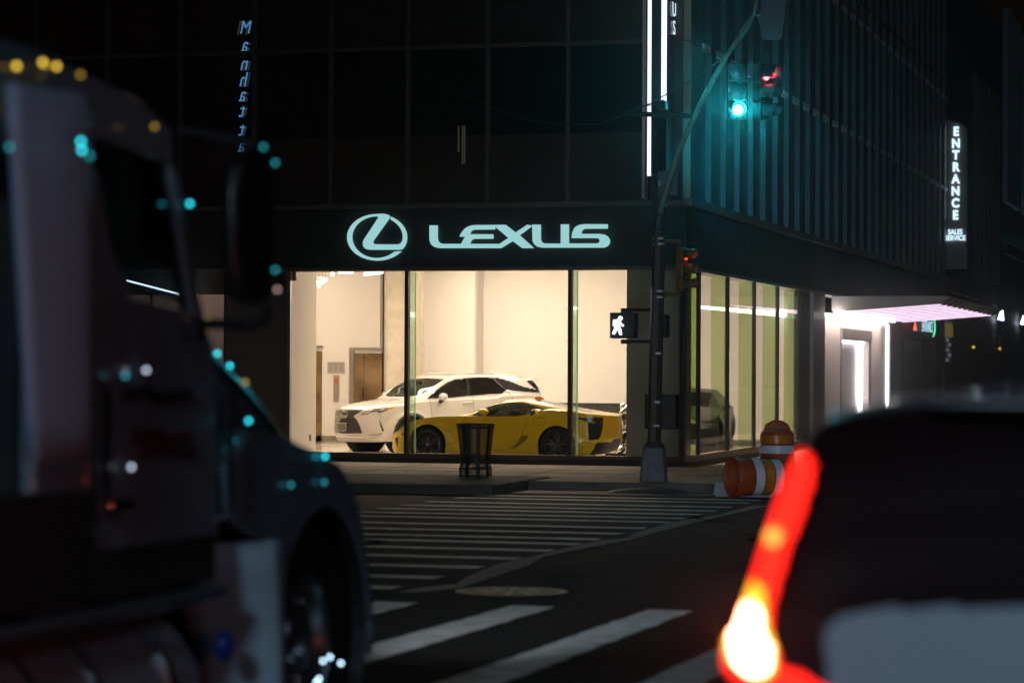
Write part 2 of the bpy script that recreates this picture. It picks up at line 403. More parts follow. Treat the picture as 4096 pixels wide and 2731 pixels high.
# bay to the left of the window
xj = onY(900, 1400, Y0).x; zj = onY(900, 1175, Y0).z; xl = onY(1140, 1400, Y0).x
bx('wall_panel', (xj+.012, Y0-.03, .345), (xl-.003, Y0+.05, zj-.012), mat('brown_panel', (.20, .15, .135), .3, noise=.1), SB)
bx('wall_panel', (xj+.012, Y0-.03, zj+.012), (xl-.003, Y0+.05, 3.785), mat('dark_panel', (.05, .04, .03), .4), SB)
bx('transom', (-30, Y0-.02, zj-.012), (xl, Y0+.05, zj+.012), m_black, SB)
for x in (xj, xj-1.55, xj-3.1): bx('mullion', (x-.012, Y0-.04, .345), (x+.012, Y0+.055, 3.785), m_black, SB)
for k in range(3):
    a, b = xj-1.55*(k+1), xj-1.55*k
    bx('window_pane', (a+.013, Y0-.008, .345), (b-.013, Y0+.008, zj-.013), m_clear, SB)
    bx('wall_panel', (a+.013, Y0-.03, zj+.013), (b-.013, Y0+.05, 3.785), mat('dark_panel2', (.10, .08, .06), .4), SB)

bx('wall', (xj-6.2, Y0+1.3, FL), (xj+.1, Y0+1.4, 4.7), mat('pink_wall', (.62, .50, .46), .8), SB); bx('wall', (xj+.02, Y0+.06, FL), (xj+.1, Y0+1.3, 4.7), mat('pink_wall', (.62, .50, .46), .8), SB)
bx('ceiling_light_panel', (xj-4.5, Y0+.5, 4.5), (xj-.3, Y0+.9, 4.55), glow('dim_ceiling_panel', (1, .80, .66), 3.2), SB); bx('ceiling', (xj-6.2, Y0+.31, 4.56), (xj+.1, Y0+1.3, 4.6), m_wallw, SB)
# glazing: side
side = [0, 1.36, 4.19, 7.10, 9.90, 12.63]
bx('corner_mullion', (X0-.05, Y0-.03, .341), (X0+.03, Y0+.09, 3.789), m_black, SB)
for y in side[1:]: bx('mullion', (X0-.04, Y0+y-.055, .346), (X0+.03, Y0+y+.055, 3.789), m_black, SB)
for a, b in zip(side, side[1:]): bx('window_pane', (X0-.008, Y0+a+.06, .346), (X0+.008, Y0+b-.06, 3.785), m_clear, SB)
for y in side[1:]: MB().box((X0-.33, Y0+y-.01, .346), (X0-.045, Y0+y+.01, 3.785)).build('glass_fin', m_green, SB)
for y in (.10, ): MB().box((X0-.42, Y0+1.30, .346), (X0-.05, Y0+1.32, 3.785)).build('glass_fin', m_green, SB)
bx('window_frame', (X0-.1, Y0+12.70, .1), (X0+.04, Y0+14.05, 3.789), mat('grey_green_frame', (.16, .16, .12), .5), SB)
bx('column', (X0-.3, Y0+14.06, .1), (X0+.12, Y0+15.8, 3.785), mat('lit_bronze_column', (.42, .36, .32), .4, .3, noise=.15), SB)
# pier just behind the front glass, its unlit look put into the colour
pa, pb = onY(2506, 1400, Y0+.5).x, X0-.12
bx('pier', (pa, Y0+.5, FL), (pb, Y0+1.25, 4.8), m_pier, SB)

# interior shell
bx('floor', (-27, Y0+.13, -.1), (X0-.13, 66, FL), m_floor, SB)
bx('ceiling', (-27, Y0+.31, 4.72), (X0-.29, 66, 4.85), m_wallw, SB)
XW = onY(1163, 1400, Y0+.2).x
bx('wall', (XW-.15, Y0+.2, FL), (XW, onX(1265, 1400, XW).y, 4.7), m_wallw, SB)
YA = 62.0
bx('wall', (-27, YA, FL), (onY(1520, 1400, YA).x, YA+.2, 4.7), m_wallw, SB)
bx('wall', (-27.2, Y0+.3, FL), (-27, YA, 4.7), m_wallw, SB)
xs_ = onY(1898, 1300, YA).x
bx('wall', (onY(1600, 1400, YA).x, YA, FL), (xs_, YA+.2, 4.7), m_wallw, SB)
bx('wall', (xs_-.15, YA+.21, FL), (xs_, YA+.78, 4.7), mat('shaded_wall', (.62, .58, .54), .8), SB)
bx('wall', (xs_-.15, YA+.785, FL), (X0-.3, YA+1.0, 4.7), m_wallw, SB)
bx('wall', (X0-.5, Y0+14.1, FL), (X0-.35, YA+.78, 4.7), m_wallw, SB)
bx('skirting', (-26.9, YA-.03, FL), (onY(1520, 1400, YA).x, YA-.002, FL+.14), mat('grey_skirting', (.25, .2, .15), .5), SB)
bx('skirting', (-13, YA+.74, FL), (X0-.52, YA+.783, FL+.14), mat('olive_skirting', (.10, .10, .06), .5), SB)
# concrete column
def concm():
    m = mat('raw_concrete', (.56, .50, .40), .85, noise=.18, nscale=4, bump=.4, bscale=9); return m
cxa, cxb = onY(1512, 1400, 60.2).x, onY(1640, 1400, 60.2).x
MB().extrude([(cxa, 60.65, FL), (cxa+.20, 60.2, FL), (cxb, 60.2, FL), (cxb, 61.3, FL), (cxa, 61.3, FL)], (0, 0, 4.56)).build('concrete_column', concm(), SB, bevel=.02)
# lift doors (parts of the building)
def at_alc(x, y, dy=0): return onY(x, y, YA-dy)
def door(x0, x1, ytop, seam):
    a, b = at_alc(x0, 1500).x, at_alc(x1, 1500).x; zt = at_alc((x0+x1)/2, ytop).z
    d = bx('lift_door', (a, YA-.03, FL), (b, YA-.004, zt), m_steel, SB)
    bx('door_frame', (a-.12, YA-.08, FL), (a-.001, YA-.003, zt+.08), m_alu, SB); bx('door_frame', (a-.12, YA-.08, zt+.081), (b+.02, YA-.003, zt+.14), m_alu, SB)
    if seam: s = at_alc(seam, 1500).x; bx('seam', (s-.006, YA-.034, FL), (s+.006, YA-.031, zt), m_black, d)
door(1419, 1530, 1413, 1457); door(1180, 1289, 1404, 0)
bx('skirting', (XW-.2, 61.9, 0), (XW-.15, 61.95, .1), m_black, SB)
# ceiling lights
m_cl = glow('warm_ceiling_panel', (1, .785, .60), 31)
for (x, y, w, d) in ((-20.5, 53, 2.6, .5), (-20.5, 57.5, 2.6, .5), (-16.5, 51.9, 3, .35), (-16.5, 54.6, 3, .5), (-16.5, 57.6, 3, .5), (-13.0, 51.9, 2.4, .35), (-13.0, 54.6, 2.4, .5), (-13.0, 58, 2.4, .5), (-17.0, 60.3, 3, .4), (-22.5, 60, 1.5, .4)):
    bx('ceiling_light_panel', (x-w/2, y-d/2, 4.66), (x+w/2, y+d/2, 4.715), m_cl, SB)

# ------------------------------------------------------------------ things in the showroom
def plate(name, x0, y0, x1, y1, Y, m, d=.03, **k):
    a, b = onY(x0, y0, Y), onY(x1, y1, Y); return bx(name, (a.x, Y-d, b.z), (b.x, Y-.003, a.z), m, **k)
t = thing('directory_sign', at_alc(1345, 1470), 'grey rectangular plan board on the wall between the lift doors', 'sign')
plate('board', 1311, 1447, 1378, 1493, YA, mat('board_grey', (.42, .38, .33), .5), parent=t)
for i in range(3):
    for j in range(4): plate('printing', 1316+i*21, 1453+j*9, 1330+i*21, 1457+j*9, YA-.031, mat('print_grey', (.25, .22, .19), .6), d=.005, parent=t)
t = thing('lift_call_panel', at_alc(1346, 1550), 'tall narrow steel lift call panel with a red diamond mark', 'control panel')
plate('faceplate', 1335, 1501, 1357, 1606, YA, mat('panel_steel', (.40, .34, .27), .4, .5), parent=t)
q = [at_alc(*p) for p in ((1346, 1512), (1356, 1524), (1346, 1536), (1336, 1524))]
MB().extrude([(p.x, YA-.036, p.z) for p in q], (0, .004, 0)).build('red_diamond', mat('red_mark', (.5, .08, .05), .5), t)
for y in (1565, 1574, 1583): c = at_alc(1347, y); MB().ball((c.x, YA-.035, c.z), .02, 6).build('button', m_alu, t)
t = at_alc(1245, 1745)
o = plate('wall_socket', 1238, 1737, 1246, 1762, onX(1240, 1750, XW).y, m_alu); tag(o, 'small metal outlet low on the pale left return wall', 'outlet')
# globes
for i, (x, y, l) in enumerate(((275, 145, 'warm globe bulb hanging lowest at the far left of the cluster'), (295, 105, 'warm globe bulb on a white cord left of its lower twin'), (317, 108, 'warm globe bulb with dark cord right of the white cord one'), (360, 73, 'single warm globe bulb hanging between the cluster and the row'),
                         (407, 58, 'first globe bulb of the high row near the window head'), (432, 58, 'second globe bulb of the high row near the window head'), (457, 60, 'third globe bulb of the high row near the window head'), (480, 60, 'fourth globe bulb of the high row near the concrete column'))):
    p = onY(1100+.6378*x, 1050+.6378*y, 59.5); t = thing('pendant_globe_lamp', p, l, 'pendant lamp', 'warm globe pendants in the showroom')
    MB().ball(p, .046, 10).build('globe', glow('globe_glow', (1, .85, .62), 5), t); MB().tube([p+Vector((0, 0, .05)), p+Vector((0, 0, 4.7-p.z))], .005, 6).build('cord', m_black, t)
for (x0, y0, x1, y1, l) in ((260, 122, 300, 126, 'short glowing bar lamp hanging among the globe pendants'), (562, 74, 672, 62, 'slanting glowing bar lamp under the ceiling beside the concrete column')):
    a, b = onY(1100+.6378*x0, 1050+.6378*y0, 59.3), onY(1100+.6378*x1, 1050+.6378*y1, 58.6)
    t = thing('linear_pendant_lamp', (a+b)/2, l, 'pendant lamp', 'bar pendants in the showroom')
    MB().tube([a, b], .035, 8).build('light_bar', glow('bar_glow', (1, .93, .82), 4), t); MB().tube([a+Vector((0, 0, .08)), b+Vector((0, 0, .08))], .05, 8).build('housing', m_wallw, t)
    for p in (a, b): MB().tube([p+Vector((0, 0, .05)), Vector((p.x, p.y, 4.7))], .004, 5).build('cord', m_alu, t)
# bright band in the side glass, built as a widening glowing bar
a, b = onX(2797, 1228, X0-.7), onX(3198, 1263, X0-.7)
t = thing('linear_pendant_lamp', (a+b)/2, 'long white light bar built for the widening band in the side windows', 'pendant lamp')
MB().tube([a, b], [.03, .075], 8).build('light_bar', glow('cool_bar_glow', (.92, .97, 1), 5), t)
for u in (.1, .5, .9): p = a.lerp(b, u); MB().tube([p, Vector((p.x, p.y, 4.7))], .005, 5).build('cord', m_alu, t)
# tiled low wall
tm = mat('dark_tiles', (.03, .026, .022), .5, noise=.4, nscale=3, bump=.2)
xa, xb = onY(2185, 1650, 61).x, onY(2560, 1650, 61).x
t = thing('tiled_counter', (xa, 61, FL), 'low counter clad in dark square tiles behind the yellow coupe', 'counter')
zt = onY(2400, 1612, 61).z
bx('core', (xa, 61, FL), (xb, 61.5, zt-.03), mat('grout', (.008, .008, .007), .8), t); bx('top', (xa-.02, 60.94, zt-.028), (xb, 61.52, zt), mat('dark_green_glass_top', (.02, .06, .045), .2), t)
k = 0; x = xa
while x < xb-.1:
    for j in range(4):
        w = .36; sh = .18*(j % 2)
        bx('tile', (x+sh+.006, 60.975, FL+.02+j*.245), (min(xb, x+sh+w-.006), 60.997, FL+.02+j*.245+.235), tm, t)
    x += .36
# chrome sculpture
def sculpt():
    t = thing('chrome_sculpture', (-11.5, 52.2, FL), 'wavy polished silver sculpture behind the tail of the yellow coupe', 'sculpture')
    Y = 52.6; b = MB(); rows = []
    for i in range(40):
        v = i/39; y = 1622+v*185; r = []
        for j in range(24):
            u = j/23; x = 2452+u*75+9*math.sin(v*14+u*3)*(1-u*.4)+(28*(1-v)*(1-u)); p = onY(x, y+6*math.sin(u*9+v*5), Y)
            r.append((p.x, Y+.12*math.sin(v*17+u*4)+.1*math.cos(u*8), p.z))
        rows.append(r)
    b.grid(rows); o = b.build('wavy_sheet', m_chrome, t, smooth=True, ang=180)
    sm = o.modifiers.new('solid', 'SOLIDIFY'); sm.thickness = .03
    p = onY(2492, 1625, Y); MB().ball(p, .07, 12).build('finial', m_chrome, t, smooth=True)
    p = onY(2490, 1790, Y); bx('plinth', (p.x-.3, Y-.25, FL), (p.x+.4, Y+.25, FL+.1), m_blackgloss, t)
sculpt()
# ------------------------------------------------------------------ signs
C2 = lambda pts: crop(1300, 780, .5952, pts)
def on_fascia(pts, Y=Y0-.13): return [onY(x, y, Y) for x, y in pts]
t = thing('logo_sign', onY(1750, 970, Y0-.12), 'big pale cyan illuminated oval emblem and wide lettering on the dark fascia', 'sign')
def letter(name, pts):
    P = on_fascia(C2(pts)); MB().extrude([(p.x, Y0-.165, p.z) for p in P], (0, .055, 0)).build(name, m_letters, t)
def arc(cx, cy, rx, ry, a0, a1, n):
    return [(cx+rx*math.cos(rad(a0+(a1-a0)*i/n)), cy-ry*math.sin(rad(a0+(a1-a0)*i/n))) for i in range(n+1)]
# ring with L inside
ring = arc(351.5, 285, 200, 156, 62, -24, 16)+[(522, 363), (505, 368), (300, 368), (280, 364), (264, 352), (257, 333), (259, 312), (268, 295)]+[(362, 152), (358, 146), (345, 144)]
ring += arc(349, 283.5, 167, 140, 95, 315, 36)
ring += [(484, 379), (515, 379)]+arc(351.5, 285, 200, 156, 319, 92, 40)[1:]
ring += [(370, 127), (400, 127), (424, 133), (436, 143), (434, 156), (424, 169), (326, 306), (322, 318), (330, 329), (345, 332), (490, 333), (508, 328), (520, 314), (525, 298)]+arc(351.5, 285, 175, 140, 0, 58, 10)[1:]
letter('emblem', ring)
letter('letter', [(705, 205), (757, 205), (757, 292), (762, 311), (775, 324), (795, 329), (925, 329), (912, 357), (770, 357), (742, 351), (718, 335), (707, 311), (705, 295)])
letter('letter', [(908, 280), (914, 264), (926, 245), (942, 227), (962, 214), (985, 206), (1010, 203), (1212, 201), (1150, 213), (1143, 213), (1143, 232), (1010, 233), (990, 238), (979, 250), (975, 264), (1131, 265), (1131, 294), (1005, 295), (990, 300), (981, 312), (975, 329), (1172, 329), (1180, 357), (911, 357), (917, 332), (930, 305), (946, 281)])
letter('letter', [(1146, 214), (1215, 201.5), (1282, 254), (1362, 200.5), (1394, 207), (1308, 271), (1404, 357), (1327, 357), (1262, 309), (1185, 356.5), (1174, 330), (1235, 289)])
letter('letter', [(1395, 200), (1450, 200), (1450, 297), (1455, 313), (1468, 324), (1490, 327), (1587, 327), (1587, 198), (1639, 198), (1639, 354), (1460, 354), (1430, 348), (1408, 331), (1397, 308)])
letter('letter', [(1900, 197), (1900, 226), (1752, 227), (1736, 232), (1727, 242), (1722, 262), (1850, 262), (1880, 267), (1903, 281), (1915, 305), (1913, 325), (1900, 343), (1875, 354), (1640, 354), (1640, 326), (1830, 326), (1843, 322), (1850, 309), (1843, 295), (1830, 290), (1660, 290), (1662, 262), (1670, 238), (1684, 216), (1710, 202), (1740, 197)])

# vertical blade sign at the corner
t = thing('blade_sign', (-10.6, 47.4, 5.6), 'tall black blade sign with white light strips and stacked letters on the corner', 'sign')
m_blade = mat('blade_black', (.012, .012, .013), .25)
xa, xb = onY(2606, 200, 47.2).x, onY(2666, 200, 47.2).x
bx('body', (xa, 47.2, 5.5), (xb, Y0-.1, 14), m_blade, t, bevel=.01)
def strip_l(x0, x1, ybot, Y):
    a = onY(x0, ybot, Y); b = onY(x1, ybot, Y)
    o = bx('light_strip', (a.x, Y-.03, a.z), (b.x, Y-.001, 14), mat('strip_face', (.8, .85, .9), .4, em=(.80, .86, 1), es=1.5), t)
strip_l(2646, 2666, 412, 47.2); strip_l(2590, 2603, 704, Y0-.17)
bx('strip_backing', (onY(2588, 700, Y0-.17).x-.01, Y0-.169, 5.5), (onY(2604, 700, Y0-.17).x+.01, Y0-.13, 14), m_alu, t)
for ch, yy in (('U', 42), ('S', 115), ('X', -31), ('E', -104)):
    p = onX(2697, yy, xb+.02); o = text('letter', ch, (xb+.02, p.y, p.z), .37, glow('blade_letter', (.75, .88, 1), 1.1), t, rx=90, rz=90, sx=1.25, ext=.003, off=-.0)
# sign reflection in the upper glass, built as glowing mirrored letters
t = thing('letter_reflection', (-18.97, Y0+.02, 5.9), 'column of small mirrored glowing letters imitating a blue sign reflected in an upper window', 'sign')
py = [112, 181, 256, 321, 380, 443, 518, 582, 630]
pxx = [976, 973, 971, 967, 964, 962, 960, 960, 959]
for ch, y, x in zip('Manhattan', py, pxx):
    p = onY(x, y, Y0); text('letter', ch, (p.x, Y0+.04, p.z), .40 if ch != 'M' else .36, glow('blue_letter', (.10, .30, .62), .75), t, sx=-.8, ext=.002, shear=-.25)
    text('letter_ghost', ch, (p.x-.06 if ch == 'M' else p.x+.05, Y0+.05, p.z-.01), .40, glow('dim_letter', (.06, .09, .10), .35), t, sx=-.8, ext=.001, shear=-.25)
# faint reflections kept as dim lit shapes inside rooms are left out; interior room lamps upstairs
for (x, y, w, h, l) in ((1843, 550, .12, .55, 'dim greenish slit of light low in an upper window above the emblem lettering'), ):
    p = onY(x, y, Y0+.02); t = thing('indoor_tube_lamp', (p.x, Y0+.03, p.z), l, 'lamp')
    for dx in (-.06, .02, .06): bx('tube', (p.x+dx, Y0+.02, p.z-h*(.9 if dx > 0 else .5)), (p.x+dx+.025, Y0+.04, p.z+h*.4), glow('dim_tube', (.25, .26, .15), .12), t)

# ENTRANCE blade sign
YE = Y0+YS+.3
a, b = onY(3785, 480, YE), onY(3866, 1075, YE)
t = thing('entrance_sign', (a.x, YE, b.z), 'tall grey blade sign with glowing white entrance lettering beyond the ribbed wall', 'sign')
top = [(a.x, a.z), (a.x, b.z), (b.x, b.z), (b.x, a.z-.35), (b.x-.08, a.z-.22), (b.x-.25, a.z-.1), (b.x-.5, a.z-.03)]
MB().extrude([(x, YE, z) for x, z in top], (0, .25, 0)).build('body', mat('blade_grey', (.30, .255, .24), .5), t)
m_el = glow('entrance_letter', (.62, .86, 1), 1.5)
for ch, y in zip('ENTRANCE', (528, 576, 622, 670, 718, 766, 814, 862)):
    p = onY(3824-(y-528)*.008, y, YE-.04); text('letter', ch, (p.x, YE-.04, p.z), .41, m_el, t, sx=.88, ext=.01, off=.020)
for s_, y, z in (('SALES', 929, .235), ('SERVICE', 953, .235)):
    p = onY(3821, y, YE-.04); text('lettering', s_, (p.x, YE-.04, p.z), z, m_el, t, sx=.80, ext=.01, off=.006)

# ------------------------------------------------------------------ entrance portal and canopy
def sx_(px, py, X=X0): return onX(px, py, X)
XP = X0-.15
m_pw = mat('portal_panel', (.66, .60, .56), .45, noise=.03)
t = thing('entrance_portal', (X0, Y0+20, .1), 'white panelled entrance surround edged with bright light strips', 'entrance')
yA, yB, yC, yD = Y0+15.82, Y0+20.0, Y0+25.45, Y0+28.75
bx('wall_panel', (XP-.1, yA, .1), (XP, yB-.02, 3.38), m_pw, t)
bx('wall_panel', (XP-.1, yC+.02, .1), (XP, yD, 3.38), m_pw, t)
zh = sx_(3440, 1318).z; zd = sx_(3440, 1362).z
bx('door_header', (XP-.1, yB, zd), (XP+.06, yC, zh), mat('brushed_header', (.40, .35, .31), .35, .7, noise=.2, nscale=3), t)
bx('wall_panel', (XP-.1, yB, zh+.01), (XP, yC, 3.38), m_pw, t)
bx('door_panel', (XP-.28, yB, .1), (XP-.22, yC, zd), mat('door_panel', (.32, .29, .27), .4), t)
bx('door_jamb', (XP-.22, yB, .1), (XP+.02, yB+.18, zd), mat('bronze_jamb', (.25, .21, .19), .5), t); bx('door_jamb', (XP-.22, yC-.5, .1), (XP+.03, yC, zd), mat('bronze_jamb', (.25, .21, .19), .5), t)
y1 = sx_(3387, 1370).y; y2 = sx_(3492, 1370).y
bx('light_strip', (XP-.16, y1, zd-.075), (XP-.08, y2, zd-.01), m_led, t)
bx('light_strip', (XP-.20, y2-.42, .2), (XP-.12, y2-.08, zd-.08), m_led, t)
yv = sx_(3571, 1400).y; bx('light_strip', (XP+.005, yv-.33, .3), (XP+.05, yv+.33, 3.30), m_led, t)
bx('light_strip', (XP+.005, yA+.1, 3.30), (XP+.07, yD-.3, 3.37), m_led, t)
bx('portal_fill', (XP+.30, Y0+17, 3.335), (XP+.42, Y0+27.5, 3.37), glow('portal_fill_glow', (1, .86, .78), 22), t)  # extra lamp added under the canopy to brighten the portal wall
# canopy
t = thing('entrance_canopy', (X0, Y0+17.5, 3.4), 'pale wedge canopy over the entrance with long white light strips underneath', 'canopy')
ya, yb = Y0+17.2, Y0+31.0
m_can = mat('canopy_metal', (.42, .38, .35), .45, noise=.05); XO = -7.5
prof = [(X0+.06, 3.40), (XO, 3.60), (XO+.22, 3.74), (XO+.20, 3.78), (X0+.06, 3.78)]
MB().extrude([(x, ya, z) for x, z in prof], (0, yb-ya, 0)).build('body', m_can, t)
for k in range(11):
    y = ya+.55+k*1.25
    b_ = MB()
    b_.extrude([(X0+.10, y, 3.392), (XO-.05, y, 3.588), (XO-.05, y, 3.578), (X0+.10, y, 3.383)], (0, .13, 0))
    b_.build('light_strip', m_ledv, t)
    MB().extrude([(XO, y, 3.60), (XO+.225, y, 3.735), (XO+.24, y, 3.70), (XO+.01, y, 3.57)], (0, .06, 0)).build('rib', mat('rib_dark', (.12, .10, .09), .5), t)
# glass fittings on top
C6 = lambda x, y: (3200+.3826*x, 1050+.3826*y)
labs = 0
for i, (x, y, h) in enumerate(((392, 340, 50), (450, 345, 38), (520, 345, 38), (587, 345, 22), (680, 345, 58), (768, 345, 62), (850, 347, 45), (930, 348, 30), (1012, 348, 14), (1230, 350, 75), (1300, 350, 55), (1318, 350, 76), (1390, 350, 60), (1445, 350, 40), (1490, 352, 80), (1560, 357, 70), (1625, 372, 65), (1660, 380, 55), (1720, 392, 66), (1750, 398, 58), (1782, 405, 48), (1835, 415, 55), (1870, 422, 52), (1930, 438, 45), (1962, 445, 60), (2005, 452, 52), (2055, 462, 50))):
    px, py = C6(x, y)
    if x < 1500: p = onY(px, py, ya+1.5+(i % 3)*2)
    else: p = onX(px, py, XO+.1)
    z0 = 3.78; hh = h*.3826*p.y/FPX*1.0
    if i == 0:
        src = thing('glass_fitting', (p.x, p.y, z0), 'tiny clear glass fitting standing on top of the entrance canopy', 'fitting', 'tiny glass fittings along the canopy top')
        b = MB(); o3 = Vector((p.x, p.y, z0)); b.tube([o3, o3+Vector((0, 0, .16))], .012, 6); b.build('stem', m_chrome, src)
        MB().lathe([(.0, .15), (.05, .16), (.09, .2), (.095, .205), (.05, .19), (0, .175)], o3, n=14).build('dish', mat('fitting_glass', (.6, .55, .5), .08, .6), src)
        MB().lathe([(.0, 0), (.05, 0), (.045, .02), (0, .025)], o3, n=12).build('base', m_chrome, src); kids = list(src.children)
    else:
        r = src.copy(); link(r); r.location = (p.x, p.y, z0)
        for c in kids: d = c.copy(); link(d, r)
        r.scale = (1, 1, max(.5, hh/.2))
# far side wall things beyond the canopy
XS = X0
t = thing('service_building', (XS, Y0+43, 0), 'dark far building with faint vertical ribs and teal lit panels', 'building')
m_far = mat('far_wall', (.045, .033, .032), .6, noise=.15)
bx('wall', (XS-4, Y0+28.9, 0), (XS-.05, Y0+42, 3.78), m_far, t)
bx('wall', (XS-14, Y0+42.6, 0), (XS-.05, Y0+190, 16), mat('far_dark_wall', (.035, .03, .032), .6), t)
for px in (3895, 3912, 3930, 3947, 3962, 3975, 3985): p = sx_(px, 800); bx('wall_fin', (XS-.048, p.y, 5.5), (XS+.12, p.y+.5, 13), mat('far_fin', (.10, .085, .08), .5), t)
m_teal = mat('teal_rib', (.25, .33, .36), .5)
for px in (4014, 4023, 4032, 4041, 4050, 4060, 4088, 4094): p = sx_(px, 900); bx('lit_fin', (XS-.048, p.y, 9.0), (XS+.16, p.y+.9, 17), m_teal, t)
zl = sx_(4040, 985); ya_, yb_ = sx_(4010, 980).y, sx_(4075, 980).y+6
bx('light_trough', (XS+.22, ya_, zl.z-.45), (XS+.24, yb_, zl.z-.05), m_black, t); bx('light_trough', (XS-.04, ya_-.1, zl.z-.45), (XS+.24, ya_-.05, zl.z-.05), m_black, t); bx('light_trough', (XS-.04, ya_, zl.z-.46), (XS+.24, yb_, zl.z-.44), m_black, t)
bx('teal_uplight', (XS+.17, ya_, zl.z-.43), (XS+.20, yb_, zl.z-.38), glow('teal_glow', (.12, .45, .55), 14), t)
for (x0, y0, x1, y1, n, c, k) in ((3620, 1359, 3690, 1520, 'door', (.03, .025, .025), 0), (3694, 1360, 3745, 1520, 'door', (.02, .016, .016), 0)):
    a, b = sx_(x0, y0), sx_(x1, y1); bx(n, (XS-.045, a.y, .15), (XS-.02, b.y, a.z), mat('far_door'+str(x0), c, .4), t)
t = thing('neon_entrance_sign', sx_(3712, 1308, XS), 'small glowing white entrance word with a green mark under the canopy', 'sign')
p = sx_(3710, 1308, XS+.1); text('lettering', 'ENTRANCE', p, .50, glow('small_entrance', (.5, .85, 1), .9), t, rx=90, rz=90, sx=1.1, ext=.005)
p = sx_(3731, 1308, XS+.1); MB().tube([p+Vector((0, .6*math.cos(a), .3*math.sin(a))) for a in [i*math.pi/6-1.4 for i in range(6)]], .03, 6).build('green_mark', glow('green_mark', (.1, .9, .4), 1.1), t)
t = thing('red_arrow_sign', sx_(3660, 1305, XS), 'small red glowing arrow mark left of the small entrance word', 'sign')
p = sx_(3660, 1291, XS+.1); q1 = sx_(3656, 1320, XS+.1); q2 = sx_(3664, 1320, XS+.1)
MB().tube([q1, p, q2], .022, 6).build('arrow', glow('red_mark_glow', (1, .08, .03), 2.5), t)
def poster(x0, y0, x1, y1, col, name, lab, cat, es=0):
    a, b = sx_(x0, y0, XS), sx_(x1, y1, XS); o = bx(name, (XS-.04, a.y, b.z), (XS+.02, b.y, a.z), mat(name+str(x0), col, .5, em=col if es else None, es=es)); tag(o, lab, cat); return o
o = poster(3785, 1290, 3810, 1350, (.25, .2, .02), 'yellow_sign', 'dark yellow hanging sign on the far wall beyond the canopy', 'sign', .3)
t = thing('lit_poster', sx_(3798, 1400), 'narrow pale poster with rows of white marks under the yellow sign', 'poster')
for i in range(5): a, b = sx_(3788+i % 2*9, 1352+i*20), sx_(3797+i % 2*9, 1366+i*20); bx('printing', (XS-.04, a.y, b.z), (XS+.0, b.y, a.z), mat('poster_white', (.5, .45, .5), .5, em=(.5, .45, .55), es=.15), t)
a, b = sx_(3786, 1350), sx_(3812, 1452); bx('backing', (XS-.049, a.y, b.z), (XS-.042, b.y, a.z), mat('poster_dark', (.12, .08, .08), .5), t)
for x, y, l in ((3998, 1262, 'bright triangular wall lamp just right of the canopy end'), (4088, 1281, 'bright triangular wall lamp at the far right picture edge')):
    p = sx_(x, y, XS+.15); t = thing('wall_lamp', p, l, 'wall lamp', 'triangular wall lamps beyond the canopy')
    MB().extrude([p+Vector((0, -.9, -.18)), p+Vector((0, .9, -.18)), p+Vector((0, .5, .22))], (.1, 0, 0)).build('lens', glow('lamp_white', (.75, .85, 1), 5), t)
    bx('bracket', p+Vector((-.15, -.1, -.1)), p+Vector((0, .1, .1)), m_black, t)
t = thing('green_round_sign', sx_(4003, 1370), 'faint green round sign on the dark far wall below the lamp', 'sign')
p = sx_(4003, 1368, XS+.06); MB().lathe([(0, 0), (.38, 0), (.40, .03), (0, .04)], p, axis='x', n=24).build('disc', mat('green_disc', (.08, .14, .09), .5), t); bx('arm', p+Vector((-.1, -.05, -.05)), p+Vector((0, .05, .05)), m_black, t)
for x, y, l in ((3894, 1388, 'small amber lamp glowing low on the dark far wall'), (3999, 1394, 'small dim amber lamp below the green round sign')):
    p = sx_(x, y, XS+.1); t = thing('amber_lamp', p, l, 'lamp'); MB().ball(p, .06, 8).build('bulb', glow('amber_small', (.9, .6, .05), .7), t); bx('bracket', p+Vector((-.15, -.03, -.03)), p+Vector((-.08, .03, .03)), m_black, t)

# ------------------------------------------------------------------ signal pole and its fittings
P0 = onZ(2615, 1925, .17); PY = P0.y; m_pole = mat('pole_metal', (.11, .085, .075), .42, .6, noise=.3, nscale=12)
def pp(x, y, dy=0): return onY(x, y, PY+dy)
t = thing('traffic_signal_pole', P0, 'tall octagonal street pole on a tapered grey base with a curved mast arm', 'pole')
zt = pp(2640, 820).z
def oct_(cx, cy, z, r): return [(cx+r*math.cos(k*math.pi/4+.39), cy+r*math.sin(k*math.pi/4+.39), z) for k in range(8)]
b = MB(); ch = []
for px, py, hw in ((2617, 1790, 25), (2622, 1500, 25), (2631, 1150, 24), (2640, 830, 23)):
    p = pp(px, py); ch.append(oct_(p.x, PY, p.z, hw*PY/cF.y/FPX*1.05+0.004))
ch = [c+[c[0]] for c in ch]; b.grid(ch); b.build('shaft', m_pole, t)
p = pp(2640, 828); MB().lathe([(.0, .06), (.08, .05), (.12, 0), (.12, -.04)], (p.x, PY, p.z), n=16).build('cap', m_pole, t)
